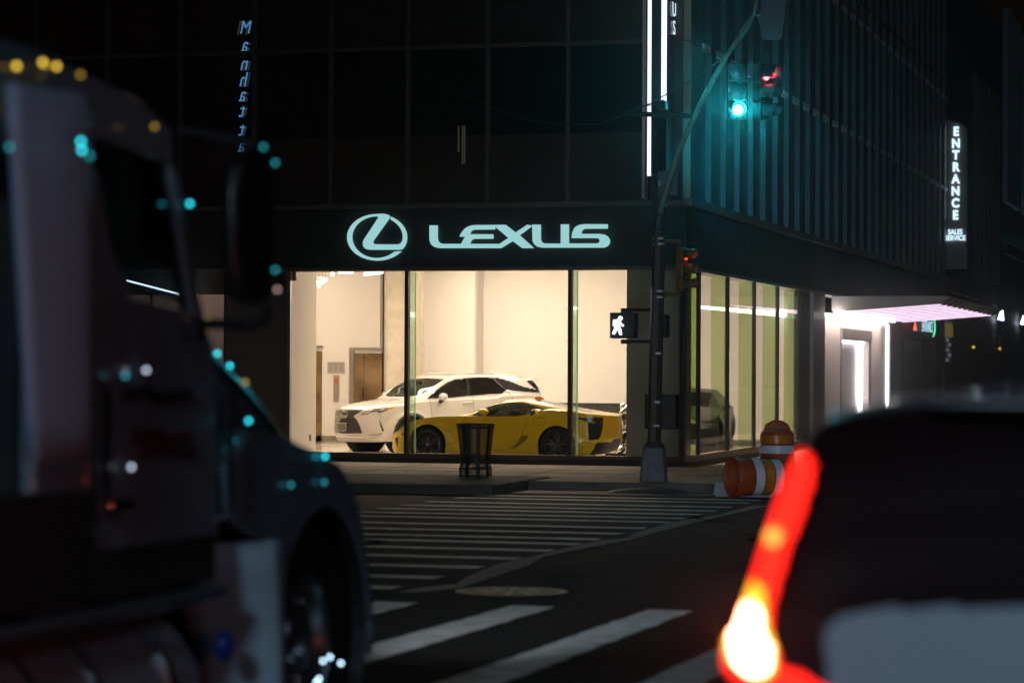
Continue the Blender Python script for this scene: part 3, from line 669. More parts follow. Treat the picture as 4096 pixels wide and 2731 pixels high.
# base
m_base = mat('painted_base', (.20, .20, .23), .6, noise=.3, nscale=9, bump=.3, bscale=20)
b = MB(); 
secs = [(2615, 1924, 60, 0), (2615, 1918, 57, 0), (2617, 1800, 47, 0), (2617, 1790, 46, 0)]
def sq(cx, z, h): 
    c = h*.25; return [(cx+sx*(h-(c if q else 0)), PY+sy*(h-(0 if q else c)), z) for sx, sy, q in ((-1, -1, 1), (1, -1, 1), (1, -1, 0), (1, 1, 0), (1, 1, 1), (-1, 1, 1), (-1, 1, 0), (-1, -1, 0), (-1, -1, 1))]
K = PY/cF.y/FPX
r = [sq(pp(px, py).x, pp(px, py).z, hw*K*.86) for px, py, hw, _ in secs]
MB().grid(r).build('base', m_base, t)
p = pp(2617, 1788); r = [sq(p.x, pp(2617, y).z, hw*K*.86) for y, hw in ((1790, 46), (1788, 42), (1775, 38), (1765, 28), (1758, 25))]
MB().grid(r).build('base_shoulder', mat('dark_base', (.05, .04, .038), .6, noise=.4, nscale=14), t)
# bands
for px, py in ((2637, 955), (2637, 977), (2634, 1165), (2634, 1189), (2628, 1413), (2624, 1608), (2621, 1702)):
    c = pp(px, py); MB().lathe([(.105, -.018), (.112, -.018), (.112, .018), (.105, .018)], (c.x, PY, c.z), n=8).build('steel_band', m_alu, t)
# conduit on the left face
MB().tube([pp(2606, 1150, -.05), pp(2603, 1500, -.05), pp(2599, 1770, -.05)], .016, 8).build('conduit', m_alu, t)
# curved arm
arm = [(2640, 850), (2660, 780), (2685, 700), (2720, 590), (2763, 500), (2810, 400), (2858, 310), (2910, 220), (2955, 155), (2990, 110), (3015, 60), (3035, -40)]
hw = [12, 12, 11.5, 11.5, 11, 11, 10.5, 10, 10, 10, 8, 8]
MB().tube([pp(x, y, -.12-.10*i) for i, (x, y) in enumerate(arm)], [h*K for h in hw], 14).build('mast_arm', mat('arm_metal', (.42, .38, .27), .34, .6, noise=.3, nscale=10), t)
# drip loop cable
lp = [(2645, 842), (2625, 870), (2619, 895), (2630, 917), (2650, 921), (2668, 905), (2672, 880), (2660, 850)]
MB().tube([pp(x, y, -.13) for x, y in lp], .014, 6).build('cable_loop', m_plastic, t)
lp = [(2614, 800), (2616, 720), (2622, 712), (2626, 740), (2627, 790)]
MB().tube([pp(x, y, -.11) for x, y in lp], .016, 6).build('cable_loop', m_plastic, t)
bx('clamp_box', pp(2609, 840, -.16), pp(2666, 800, .1), m_plastic, t, bevel=.01)
# cross bar with detector
t = thing('camera_bracket', pp(2650, 462), 'dark horizontal bracket with a small traffic camera crossing the light strips', 'bracket')
MB().tube([pp(2500, 455, -.1), pp(2790, 465, -.1)], .04, 10).build('crossbar', m_plastic, t)
a = pp(2650, 425, -.1); bx('camera_body', a+Vector((-.08, -.12, -.06)), a+Vector((.07, .12, .08)), m_plastic, t, bevel=.02)
MB().tube([pp(2638, 440, -.1), pp(2640, 412, -.1), pp(2650, 400, -.1), pp(2660, 412, -.1), pp(2664, 430, -.1)], .012, 6).build('cable', m_plastic, t)
MB().lathe([(.045, -.16), (.045, -.1), (0, -.1)], a, axis='y', n=14).build('lens', m_blackgloss, t)
# grey plates seen from behind
t = thing('street_sign_back', pp(2670, 734), 'grey rounded sign back behind the foot of the mast arm', 'sign')
bx('panel', pp(2630, 784, .16), pp(2712, 683, .18), mat('sign_back', (.12, .11, .12), .5, .4), t, bevel=.03)
bx('bracket', pp(2632, 745, .05), pp(2650, 725, .155), m_alu, t)
t = thing('street_sign_back', pp(3090, 80, -1), 'large purplish grey sign back hanging at the top beside the mast arm', 'sign')
q = [pp(*c, -1.2) for c in ((3042, -60), (3146, -60), (3140, 60), (3128, 150), (3118, 160), (3058, 157), (3044, 148))]
MB().extrude([(v.x, v.y, v.z) for v in q], (0, .03, 0)).build('panel', mat('sign_back2', (.14, .11, .13), .5, .3), t)
bx('bracket', pp(3020, 60, -1.15), pp(3046, 40, -1.1), m_plastic, t)
# overhead wires
def wire(pts, l, r=.011):
    P = [onY(x, y, Y) for x, y, Y in pts]; o = MB().tube(P, r, 5).build('overhead_wire', mat('wire_rubber', (.06, .05, .045), .6)); tag(o, l, 'wire')
wire([(1320, 5, 44), (1500, 130, 44), (1650, 255, 44), (1830, 370, 43), (2000, 445, 43), (2120, 485, 42.5), (2270, 501, 42), (2400, 496, 42), (2500, 460, 41.8), (2600, 415, 41.8), (2760, 325, 41.5), (2880, 240, 41.5)], 'thin dark wire sagging across the upper windows to the mast arm')
wire([(2720, 160, 43), (2760, 165, 43), (2830, 210, 43), (2900, 270, 43)], 'short dark wire sloping down to the mast arm from the blade sign')
wire([(2470, 475, 42), (2560, 425, 42), (2640, 418, 42)], 'short wire rising to the camera bracket')

# signal heads
m_yel = mat('signal_yellow', (.17, .09, .013), .45, noise=.15); m_sigdark = mat('signal_dark', (.03, .035, .03), .5)
def signal(c, ax, labels, label, lit, size=.30, body=m_yel, visor=None, group=None):
    """c centre of middle lens; ax unit vector the lenses face"""
    t = thing('traffic_light', c, label, 'traffic light', group)
    ax = Vector(ax); sd = Vector((0, 0, 1)).cross(ax); H = size*1.17
    def B(a, b): return [c+ax*a[0]+sd*a[1]+Vector((0, 0, a[2])), c+ax*b[0]+sd*b[1]+Vector((0, 0, b[2]))]
    for i, k in enumerate((1, 0, -1)):
        n = MB(); z = k*H; h = size*.56
        V = [c+ax*x+sd*y+Vector((0, 0, z+w)) for x in (-size*.62, 0) for y, w in ((-h, -h), (h, -h), (h, h), (-h, h))]
        n.add(V, [[0, 1, 2, 3], [4, 5, 6, 7], [0, 1, 5, 4], [1, 2, 6, 5], [2, 3, 7, 6], [3, 0, 4, 7]]); sec = n.build('housing', body, t, bevel=.02)
        L = MB(); V = []; N = 24
        cc = c+ax*.012+Vector((0, 0, z)); V = [cc+ax*.02]+[cc+(sd*math.cos(2*math.pi*j/N)+Vector((0, 0, math.sin(2*math.pi*j/N))))*size*.42 for j in range(N)]
        L.add(V, [[0, 1+j, 1+(j+1) % N] for j in range(N)])
        m = lit.get(i) or mat('dark_lens', (.02, .03, .04), .25)
        L.build('lens', m, t)
        if i == 2 and 2 in lit:
            L2 = MB(); V2 = [cc+ax*.022]+[cc+ax*.012+(sd*math.cos(2*math.pi*j/N)+Vector((0, 0, math.sin(2*math.pi*j/N))))*size*.30 for j in range(N)]
            L2.add(V2, [[0, 1+j, 1+(j+1) % N] for j in range(N)]); L2.build('lamp_core', glow('green_core', (.008, .72, .90), 950), t)
        vb = MB(); rows = []
        for j in range(25):
            a = -math.pi*.22+(math.pi*1.44)*j/24; d = sd*math.cos(a)+Vector((0, 0, math.sin(a)))
            ln = size*(.95 if math.sin(a) > -.2 else .75); rows.append([c+Vector((0, 0, z))+d*size*.47+ax*0, c+Vector((0, 0, z))+d*size*.46+ax*ln])
        o = vb.grid(rows).build('visor', visor or body, t, smooth=True); sm = o.modifiers.new('s', 'SOLIDIFY'); sm.thickness = .008
    return t
m_greenlit = glow('green_signal', (.01, .72, .80), 2.2); m_redlit = glow('red_signal', (1, .02, .03), 60)
gc = atD(2952, 365, 44.0)
gax = Vector((.27, -.96, 0)).normalized()
t = signal(gc, gax, None, 'traffic light on the mast arm glowing bright green towards the viewer', {2: m_greenlit}, .27, mat('signal_green_body', (.010, .012, .008), .6))
MB().tube([gc+Vector((0, .2, .45)), gc+Vector((0, .2, 1.0)), pp(3015, 60, -1.1)], .03, 8).build('hanger', m_pole, t)
rc = atD(3062, 370, 44.2)
t = signal(rc, Vector((.93, -.36, 0)).normalized(), None, 'traffic light on the mast arm turned right with its red visor glowing', {0: m_redlit}, .27, mat('signal_green_body', (.010, .012, .008), .6))
MB().tube([rc+Vector((0, .1, .45)), rc+Vector((-.1, .2, 1.1)), pp(3025, 20, -1.1)], .03, 8).build('hanger', m_pole, t)
lc = pp(2742, 1078)
t = signal(lc, Vector((.97, -.24, 0)).normalized(), None, 'yellow traffic light on the pole side turned right and lit red', {0: glow('red_signal_low', (1, .02, .01), 5)}, .20, m_yel)
bx('back_frame', pp(2710, 1166, .03), pp(2724, 962, .12), mat('signal_yellow_dark', (.16, .09, .015), .5), t)
for y in (966, 1176): MB().tube([pp(2642, y), pp(2724, y)], .03, 8).build('bracket_arm', mat('signal_yellow_dark', (.16, .09, .015), .5), t)

# pedestrian signals
def ped(x0, y0, x1, y1, dy, label, face=True):
    a, b = pp(x0, y1, dy), pp(x1, y0, dy); t = thing('pedestrian_signal', (a+b)/2, label, 'pedestrian signal')
    bx('housing', (a.x, PY+dy, a.z), (b.x, PY+dy+.2, b.z), mat('ped_black', (.012, .013, .016), .5), t, bevel=.03, seg=3)
    h = MB(); d = .07
    h.box((a.x+.01, PY+dy-d, a.z), (a.x+.02, PY+dy, b.z)); h.box((b.x-.02, PY+dy-d, a.z), (b.x-.01, PY+dy, b.z)); h.box((a.x+.01, PY+dy-d, b.z-.012), (b.x-.01, PY+dy, b.z)); h.build('visor', m_plastic, t)
    return t, a, b
t, a, b = ped(2441, 1250, 2543, 1353, -.15, 'black pedestrian signal box showing a bright white walking figure')
C8 = lambda pts: crop(2400, 1150, .1913, pts)
walk = [(300, 670), (330, 672), (360, 668), (385, 655), (388, 640), (428, 690), (430, 715), (450, 755), (498, 785), (490, 805), (468, 812), (405, 775), (403, 800), (432, 865), (455, 968), (450, 985), (412, 985), (400, 965), (382, 905), (358, 865), (345, 890), (308, 968), (290, 980), (262, 970), (257, 950), (310, 830), (312, 808), (280, 808), (272, 795), (275, 700), (285, 680)]
P = [pp(x, y, -.17) for x, y in C8(walk)]; m_walk = glow('walk_white', (.82, .92, 1), 4.5)
MB().extrude([(p.x, p.y, p.z) for p in P], (0, .012, 0)).build('walking_figure', m_walk, t)
c = pp(*C8([(425, 640)])[0], -.175); MB().lathe([(0, 0), (.031, 0), (.031, .012), (0, .012)], c, axis='y', n=20).build('walking_figure', m_walk, t)
for y, s in ((1240, 1), (1365, -1)):
    MB().tube([pp(2490, y, -.02), pp(2612, y, -.02)], .025, 8).build('bracket_arm', m_plastic, t)
    p = pp(2500, y, -.02); bx('clamp', p+Vector((-.06, -.05, -.04)), p+Vector((.1, .05, .03)), m_plastic, t, bevel=.008)
t, a, b = ped(2602, 1258, 2670, 1350, .16, 'second pedestrian signal box mostly hidden behind the pole')
# cabinet
t = thing('pole_cabinet', pp(2650, 1645, .15), 'black scratched utility cabinet strapped behind the pole above its base', 'cabinet')
bx('body', pp(2577, 1715, .14), pp(2719, 1577, .45), mat('cabinet_black', (.010, .009, .009), .5, noise=.3), t, bevel=.02)
m_scr = mat('scratch', (.10, .08, .07), .8)
for k, pts in enumerate((((2582, 1618), (2586, 1612), (2590, 1620), (2583, 1625), (2590, 1630)), ((2584, 1640), (2590, 1637), (2587, 1648), (2583, 1652)), ((2583, 1662), (2589, 1660), (2590, 1668), (2584, 1670)), ((2584, 1680), (2590, 1688)),
                         ((2662, 1655), (2668, 1675), (2680, 1690), (2672, 1668), (2684, 1650), (2688, 1645)), ((2663, 1685), (2676, 1683), (2686, 1680), (2684, 1702)), ((2700, 1695), (2710, 1700)), ((2701, 1702), (2709, 1694)), ((2690, 1615), (2706, 1640), (2712, 1655)))):
    MB().tube([pp(x, y, .135) for x, y in pts], .004, 5).build('scribble', m_scr, t)
# ------------------------------------------------------------------ litter basket
def basket():
    c = onZ(1901, 1908, .19); t = thing('litter_basket', c, 'black wire mesh street litter basket flared at the top on the kerb island', 'litter bin')
    Y = c.y; K2 = Y/cF.y/FPX; m_b = mat('basket_black', (.010, .009, .009), .5)
    prof = [(0, 66*K2), (.06, 66*K2), (.13, 67*K2), (.20, 62*K2), (.27, 60*K2), (.40, 63*K2), (.865, 76*K2)]
    R = lambda z: lerp_tab([(h, r) for h, r in prof], z)
    n = 9; b = MB()
    for k in range(n):
        a = 2*math.pi*k/n+.25; w = .024
        for h0, h1 in zip(prof, prof[1:]):
            pass
        rows = []
        for h, r in prof:
            rows.append([c+Vector((r*math.cos(a-w/r), r*math.sin(a-w/r), h)), c+Vector((r*math.cos(a+w/r), r*math.sin(a+w/r), h))])
        o = MB().grid(rows).build('slat', m_b, t); s = o.modifiers.new('s', 'SOLIDIFY'); s.thickness = .006
    b = MB()
    for z in (.03, .14, .33, .80, .855):
        r = R(z); b.tube([c+Vector((r*math.cos(2*math.pi*k/28), r*math.sin(2*math.pi*k/28), z)) for k in range(29)], .009 if z < .8 else .014, 6)
    b.build('hoops', m_b, t)
    b = MB(); N = 84
    for j in range(24):
        z0 = .04+j*.0335
        for k in range(N):
            a = 2*math.pi*k/N
            for s in (1, -1):
                a1 = a+s*2*math.pi/N; z1 = min(z0+.0335, .855)
                r0, r1 = R(z0)-.005, R(z1)-.005; p = c+Vector((r0*math.cos(a), r0*math.sin(a), z0)); q = c+Vector((r1*math.cos(a1), r1*math.sin(a1), z1)); wv = Vector((0, 0, .0055))
                b.add([p-wv, q-wv, q+wv, p+wv], [[0, 1, 2, 3]])
    b.build('mesh', m_b, t)
    # notice panel
    r = R(.6)+.02; rows = []
    for z in (.36, .85):
        rr = R(z)+.012; rows.append([c+Vector((rr*math.sin(a)+0, -rr*math.cos(a), z)) for a in [(-.55+i*.06) for i in range(11)]])
    MB().grid(rows).build('notice_panel', mat('notice_grey', (.05, .05, .055), .5), t)
    rows = []
    for z in (.80, .835): rr = R(z)+.016; rows.append([c+Vector((rr*math.sin(a), -rr*math.cos(a), z-.06)) for a in [(-.42+i*.04) for i in range(7)]])
    MB().grid(rows).build('notice_mark', mat('notice_dark', (.02, .02, .02), .5), t)
    for zz in (.5, .56, .62):
        rows = []
        for z in (zz, zz+.02): rr = R(z)+.016; rows.append([c+Vector((rr*math.sin(a), -rr*math.cos(a), z)) for a in [(-.46+i*.05) for i in range(8)]])
        MB().grid(rows).build('notice_mark', mat('notice_dark', (.02, .02, .02), .5), t)
    MB().lathe([(0, .03), (60*K2, .03), (60*K2, .045), (0, .045)], c, n=24).build('floor', m_b, t)
basket()
# ------------------------------------------------------------------ traffic drums
m_or = mat('drum_orange', (.42, .075, .012), .5, noise=.25, nscale=7); m_w = mat('reflective_white', (.75, .80, .92), .35, noise=.08, em=(.6, .7, 1), es=.0); m_oy = mat('reflective_amber', (.62, .24, .01), .35, noise=.15)
def drum(name, label, mtx, band):
    t = thing(name, mtx.translation, label, 'traffic drum'); t.rotation_euler = mtx.to_euler()
    prof = [(.30, 0), (.30, .07), (.285, .08), (.285, .27), (.28, .28), (.28, .44), (.272, .45), (.272, .60), (.264, .61), (.264, .76), (.25, .80), (.20, .83), (.12, .85), (0, .85)]
    wob = lambda r, h, k: r*(1+.02*math.sin(3*k*2*math.pi/36+h*9)+.012*math.sin(5*k*2*math.pi/36+h*4))
    def sec(pr, m, nm, dr=0):
        V = []; N = 36
        for r, h in pr:
            for k in range(N): a = 2*math.pi*k/N; R = wob(r+dr, h, k); V.append((R*math.cos(a), R*math.sin(a), h))
        F = [[i*N+k, i*N+(k+1) % N, (i+1)*N+(k+1) % N, (i+1)*N+k] for i in range(len(pr)-1) for k in range(N)]
        return mesh(nm, V, F, m, t, smooth=True, local=True, ang=50)
    o = sec(prof, m_or, 'body'); s = o.modifiers.new('s', 'SOLIDIFY'); s.thickness = .006
    for i, (h0, h1) in enumerate(band[0]): sec([(lerp_tab([(.07, .30), (.08, .285), (.27, .285), (.28, .28), (.44, .28), (.45, .272), (.6, .272), (.61, .264), (.76, .264)], h), h) for h in (h0, (h0+h1)/2, h1)], m_w if i % 2 == band[1] else m_oy, 'reflective_band', .006)
    # handle
    mesh('handle', *(lambda b: (b.V, b.F))(MB().tube([(-.2, 0, .82), (-.17, 0, .90), (-.08, 0, .955), (0, 0, .965), (.08, 0, .955), (.17, 0, .90), (.2, 0, .82)], .022, 8)), m_or, t, local=True, smooth=True)
    mesh('handle', *(lambda b: (b.V, b.F))(MB().extrude([(.2*math.cos(a), -.012, .80+.14*math.sin(a)) for a in [math.pi*i/14 for i in range(15)]], (0, .024, 0))), m_or, t, local=True)
    return t
K3 = lambda x, y, Y: onY(x, y, Y)
p = onY(3107, 1995, 41.6); p.z = .05
drum('traffic_drum', 'upright orange traffic drum with amber and white bands behind the fallen one', Matrix.Translation((p.x, 41.6, .17)), ([(.46, .585), (.62, .745)], 0))
g = onZ(2925, 1990, .03)
dirn = Vector((.82, .57, 0)).normalized()
rot = Vector((0, 0, 1)).rotation_difference(dirn).to_matrix().to_4x4(); mt = rot.copy(); mt.translation = Vector((g.x, g.y, .335))
drum('traffic_drum', 'orange traffic drum lying on its side with its open end showing', mt, ([(.29, .43), (.455, .59), (.615, .75)], 0))
a = onZ(2850, 1985, .03); o = MB().extrude([(a.x, a.y, .02), (a.x+.9, a.y+.1, .02), (a.x+.9, a.y+.1, .20), (a.x+.03, a.y, .24)], (0, .35, 0)).build('concrete_block', mat('pale_block', (.42, .42, .50), .8, noise=.15, bump=.4), bevel=.02); tag(o, 'pale chipped concrete block beside the open end of the fallen drum', 'concrete block')
p = gr(*C5(1870, 118))
t = thing('rubber_ramp', p, 'low black rubber mound on the road in front of the street pole', 'ramp')
r = []
for i in range(9):
    v = i/8; r.append([(p.x-.65+1.3*u/12-.1*(1-v)*(1 if u < 6 else -1), p.y+v*.8, .035+.10*math.sin(math.pi*v)*math.sin(math.pi*u/12)**.6) for u in range(13)])
MB().grid(r).build('mound', mat('rubber_black', (.015, .012, .01), .7), t, smooth=True)
# ------------------------------------------------------------------ cars
class Car:
    """Body = one outline in plan; a rounded skirt below it and a height field above it.
    Local axes: +x forward, +y the car's left, z up. st = distance behind the front bumper."""
    def __init__(s, root, L, Wt, P, B, zb, ledge, k=2.5, crown=.05, wheels=(), arch=.37, off=None, soft=.05, nx=.7, nt_=78, nv=58, bulge=.03, turn=.10, flare=.03):
        s.root, s.L, s.wheels, s.arch = root, L, wheels, arch
        s.P, s.B, s.zb, s.ledge = P, B, zb, ledge
        s.out = Wt; s.k = k; s.crown = crown; s.soft = soft; s.bulge, s.turn, s.flare = bulge, turn, flare
        # dense plan outline (st, half width)
        pts = []
        for (a, b), (c, d) in zip(Wt, Wt[1:]): pass
        n = len(Wt); T = [0]
        for (a, b), (c, d) in zip(Wt, Wt[1:]): T.append(T[-1]+math.hypot(c-a, d-b))
        fx = [(t, p[0]) for t, p in zip(T, Wt)]; fy = [(t, p[1]) for t, p in zip(T, Wt)]
        step = .013*nx; N = int(T[-1]/step)
        s.ol = [(smooth_tab(fx, T[-1]*i/N), smooth_tab(fy, T[-1]*i/N)) for i in range(N+1)]
        s.nt, s.nv = nt_, nv
    def top(s, st, y, Wd):
        P, B = smooth_tab(s.P, st), smooth_tab(s.B, st); u = min(1, abs(y)/max(Wd, 1e-4))
        g = sstep(P-B, .02, .30); E = (1-g)*B+g*(P-s.crown*Wd*Wd)
        z1 = P+(E-P)*u**(2+1.5*(1-g))
        d = Wd-abs(y); lg = lerp_tab(s.ledge, st); sl = min(d, lg)
        kk = s.k if not callable(s.k) else s.k(st)
        z2 = B+.18*sl+max(0, d-lg)*kk
        if g < .02: return z1
        h = max(s.soft-abs(z1-z2), 0)/s.soft
        z = min(z1, z2)-h*h*s.soft/4
        return z if d > .001 else B
    def build(s, classify, names):
        """classify(local point, side, kind) -> part key; names: key -> (name, material)"""
        groups = {}
        root = s.root
        def emit(rows, kind):
            for i in range(len(rows)-1):
                for j in range(len(rows[0])-1):
                    q = [rows[i][j], rows[i][j+1], rows[i+1][j+1], rows[i+1][j]]
                    c = (q[0]+q[1]+q[2]+q[3])/4
                    key = classify(s, c, kind)
                    if key is None: continue
                    for sgn in (1, -1):
                        V, F, D = groups.setdefault((key, sgn) if any(w in names[key][0] for w in ('light', 'lens', 'bulb', 'surround', 'side_window', 'marker', 'indicator', 'vent', 'scoop', 'pillar')) else key, ([], [], {}))
                        idx = []
                        for p in q:
                            kx = (round(p.x, 5), round(p.y*sgn, 5), round(p.z, 5))
                            if kx not in D: D[kx] = len(V); V.append((p.x, p.y*sgn, p.z))
                            idx.append(D[kx])
                        if len(set(idx)) >= 3:
                            f = []
                            for v in idx:
                                if v not in f: f.append(v)
                            F.append(f if sgn == 1 else f[::-1])
        rows = []
        for st, wd in s.ol:
            r = []
            for j in range(s.nt+1):
                t = j/s.nt; t = 1-(1-t)**1.6; y = wd*t if j < s.nt else wd
                r.append(Vector((s.L/2-st, y, s.top(st, y, wd) if j < s.nt else smooth_tab(s.B, st))))
            rows.append(r)
        emit(rows, 'top')
        rows = []; n = len(s.ol)
        for i, (st, wd) in enumerate(s.ol):
            a = s.ol[max(0, i-1)]; b = s.ol[min(n-1, i+1)]; tx, ty = b[0]-a[0], b[1]-a[1]; l = math.hypot(tx, ty) or 1
            nx_, ny_ = -ty/l, tx/l          # outward normal in (st, y)
            B = smooth_tab(s.B, st); zb = lerp_tab(s.zb, st); r = []
            if i == 0: nx_, ny_ = -1, 0
            if i == n-1: nx_, ny_ = 1, 0
            fl = 0
            for w in s.wheels: fl = max(fl, sstep(.62-abs(st-w), 0, .3))
            for j in range(s.nv+1):
                v = j/s.nv; z = B+(zb-B)*v
                o = s.bulge*math.sin(min(1, v*1.6)*math.pi*.5)-s.turn*max(0, v-.62)**2/.1444*(1-.5*fl)-.02*max(0, 1-v*12)*0
                dz = 0
                for w in s.wheels:
                    dd = math.hypot(st-w, z-s.wz); o += s.flare*sstep(s.arch+.16-dd, 0, .16)*abs(ny_) if z > s.wz-.1 else s.flare*sstep(s.arch+.16-abs(st-w), 0, .16)*abs(ny_)*.8
                r.append(Vector((s.L/2-(st+nx_*o), max(0, wd+ny_*o) if i not in (0, n-1) else 0, z)))
            rows.append(r)
        s.side_rows = rows
        emit(rows, 'side')
        # underside
        groups.setdefault('under', ([], [], {}))
        V, F, D = groups['under']
        for (r0, r1) in zip(rows, rows[1:]):
            p, q = r0[-1], r1[-1]; b0 = len(V); V += [(p.x, p.y, p.z+.01), (q.x, q.y, q.z+.01), (q.x, -q.y, q.z+.01), (p.x, -p.y, p.z+.01)]; F.append([b0, b0+1, b0+2, b0+3])
        names['under'] = ('underbody', m_plastic)
        s.parts = {}
        order = sorted(groups, key=lambda k: str(k) != 'body')
        for k in order:
            V, F, D = groups[k]; kn = k[0] if isinstance(k, tuple) else k; nm, m = names[kn][:2]
            if not F: continue
            s.parts[k] = mesh(nm, V, F, m, root, smooth=True, local=True, ang=60)
        # wheel housings
        b = MB()
        for w in s.wheels:
            for sg in (1, -1):
                wd = s.wwid
                b.lathe([(s.arch+.02, sg*(wd-.02)), (s.arch+.02, sg*(wd-.36)), (0, sg*(wd-.36))], (s.L/2-w, 0, s.wz), axis='y', n=28)
        b2 = [v for v in b.V]; mesh('wheel_housing', b2, b.F, mat('wheel_well', (.006, .006, .006), .9), root, local=True)
        b = MB().box((-s.L/2+.5, -s.wwid+.4, s.zb[0][1]+.04), (s.L/2-.5, s.wwid-.4, s.zb[0][1]+.12)); mesh('floor_pan', b.V, b.F, m_plastic, root, local=True)
    def world(s, p):
        return s.root.matrix_basis @ p
def wheel(root, c, sg, r, w, rimr, m=None, spokes=5, split=.30, name='wheel', face=None):
    """c = hub centre (local), sg = outward side sign"""
    m = m or m_rim; cx, cy, cz = c
    e = bpy.data.objects.new(name, None); link(e, root); e.location = c
    L = lambda nm, b, mm, **k: mesh(nm, b.V, b.F, mm, e, local=True, **k)
    hw = w/2
    L('tyre', MB().lathe([(rimr, -hw), (r-.03, -hw), (r-.008, -hw+.02), (r, -hw+.05), (r, hw-.05), (r-.008, hw-.02), (r-.03, hw), (rimr+.015, hw-.005), (rimr, hw-.03)], axis='y', n=48), m_tyre, smooth=True)
    b = MB().lathe([(rimr+.005, sg*(hw-.01)), (rimr-.012, sg*(hw-.004)), (rimr-.03, sg*(hw-.03)), (rimr-.05, sg*(hw-.12)), (rimr-.05, -sg*hw)], axis='y', n=48)
    def spoke(a0, a1, r0, r1, w0, w1):
        p0 = Vector((math.cos(a0)*r0, 0, math.sin(a0)*r0)); p1 = Vector((math.cos(a1)*r1, 0, math.sin(a1)*r1)); d = (p1-p0).normalized(); n = Vector((-d.z, 0, d.x))
        ya, yb = sg*(hw-.045), sg*(hw-.02); th = -sg*.03
        b.add([p0-n*w0+Vector((0, ya, 0)), p0+n*w0+Vector((0, ya, 0)), p1+n*w1+Vector((0, yb, 0)), p1-n*w1+Vector((0, yb, 0)),
               p0-n*w0+Vector((0, ya+th, 0)), p0+n*w0+Vector((0, ya+th, 0)), p1+n*w1+Vector((0, yb+th, 0)), p1-n*w1+Vector((0, yb+th, 0))],
              [[0, 1, 2, 3], [7, 6, 5, 4], [0, 4, 5, 1], [1, 5, 6, 2], [2, 6, 7, 3], [3, 7, 4, 0]])
    for k in range(spokes):
        a = 2*math.pi*k/spokes+math.pi/2
        spoke(a-.10, a-split*.75, .045, rimr-.01, .017, .012); spoke(a+.10, a+split*.75, .045, rimr-.01, .017, .012)
    b.lathe([(0, sg*(hw-.035)), (.05, sg*(hw-.04)), (.062, sg*(hw-.055)), (.062, sg*(hw-.1))], axis='y', n=20)
    L('rim', b, m, smooth=True, ang=35)
    L('hub_cap', MB().lathe([(0, sg*(hw-.028)), (.026, sg*(hw-.03)), (.028, sg*(hw-.04))], axis='y', n=16), m_chrome)
    L('brake_disc', MB().lathe([(.06, sg*.01), (rimr-.07, sg*.01), (rimr-.07, -sg*.02)], axis='y', n=32), mat('brake_steel', (.05, .05, .05), .5, .7))
    L('wheel_back', MB().lathe([(0, -sg*hw*.6), (rimr, -sg*hw*.6)], axis='y', n=32), mat('wheel_well', (.006, .006, .006), .9))
    return e
def px_of(car, c, side=1):
    """photo position of a body point (mirrored to the near flank)"""
    return pj(car.world(Vector((c.x, abs(c.y)*side, c.z))))
def body_hit(car, px, py):
    """first point of the body under a photo position, in local coordinates"""
    if not hasattr(car, 'bvh'):
        V = []; F = []
        for k in car.parts.values():
            n = len(V); V += [car.world(v.co) for v in k.data.vertices]; F += [[i+n for i in p.vertices] for p in k.data.polygons]
        car.bvh = BVHTree.FromPolygons(V, F)
    h = car.bvh.ray_cast(CAM, ray(px, py).normalized())
    if h[0] is None: return None
    return car.root.matrix_basis.inverted() @ (h[0]+h[1]*(.003 if h[1].dot(ray(px, py)) < 0 else -.003))
def seam(car, pts, r=.0035, name='seam', m=None, parent=None, sub=8):
    P = []
    for (a, b), (c, d) in zip(pts, pts[1:]):
        for i in range(sub): P.append((a+(c-a)*i/sub, b+(d-b)*i/sub))
    P.append(pts[-1]); H = [body_hit(car, *p) for p in P]; H = [h for h in H if h is not None]
    if len(H) < 3: return
    b = MB().tube(H, r, 5); return mesh(name, b.V, b.F, m or m_black, parent or car.root, local=True)
def ell(cx, cy, rx, ry, n=20): return [(cx+rx*math.cos(2*math.pi*i/n), cy+ry*math.sin(2*math.pi*i/n)) for i in range(n)]

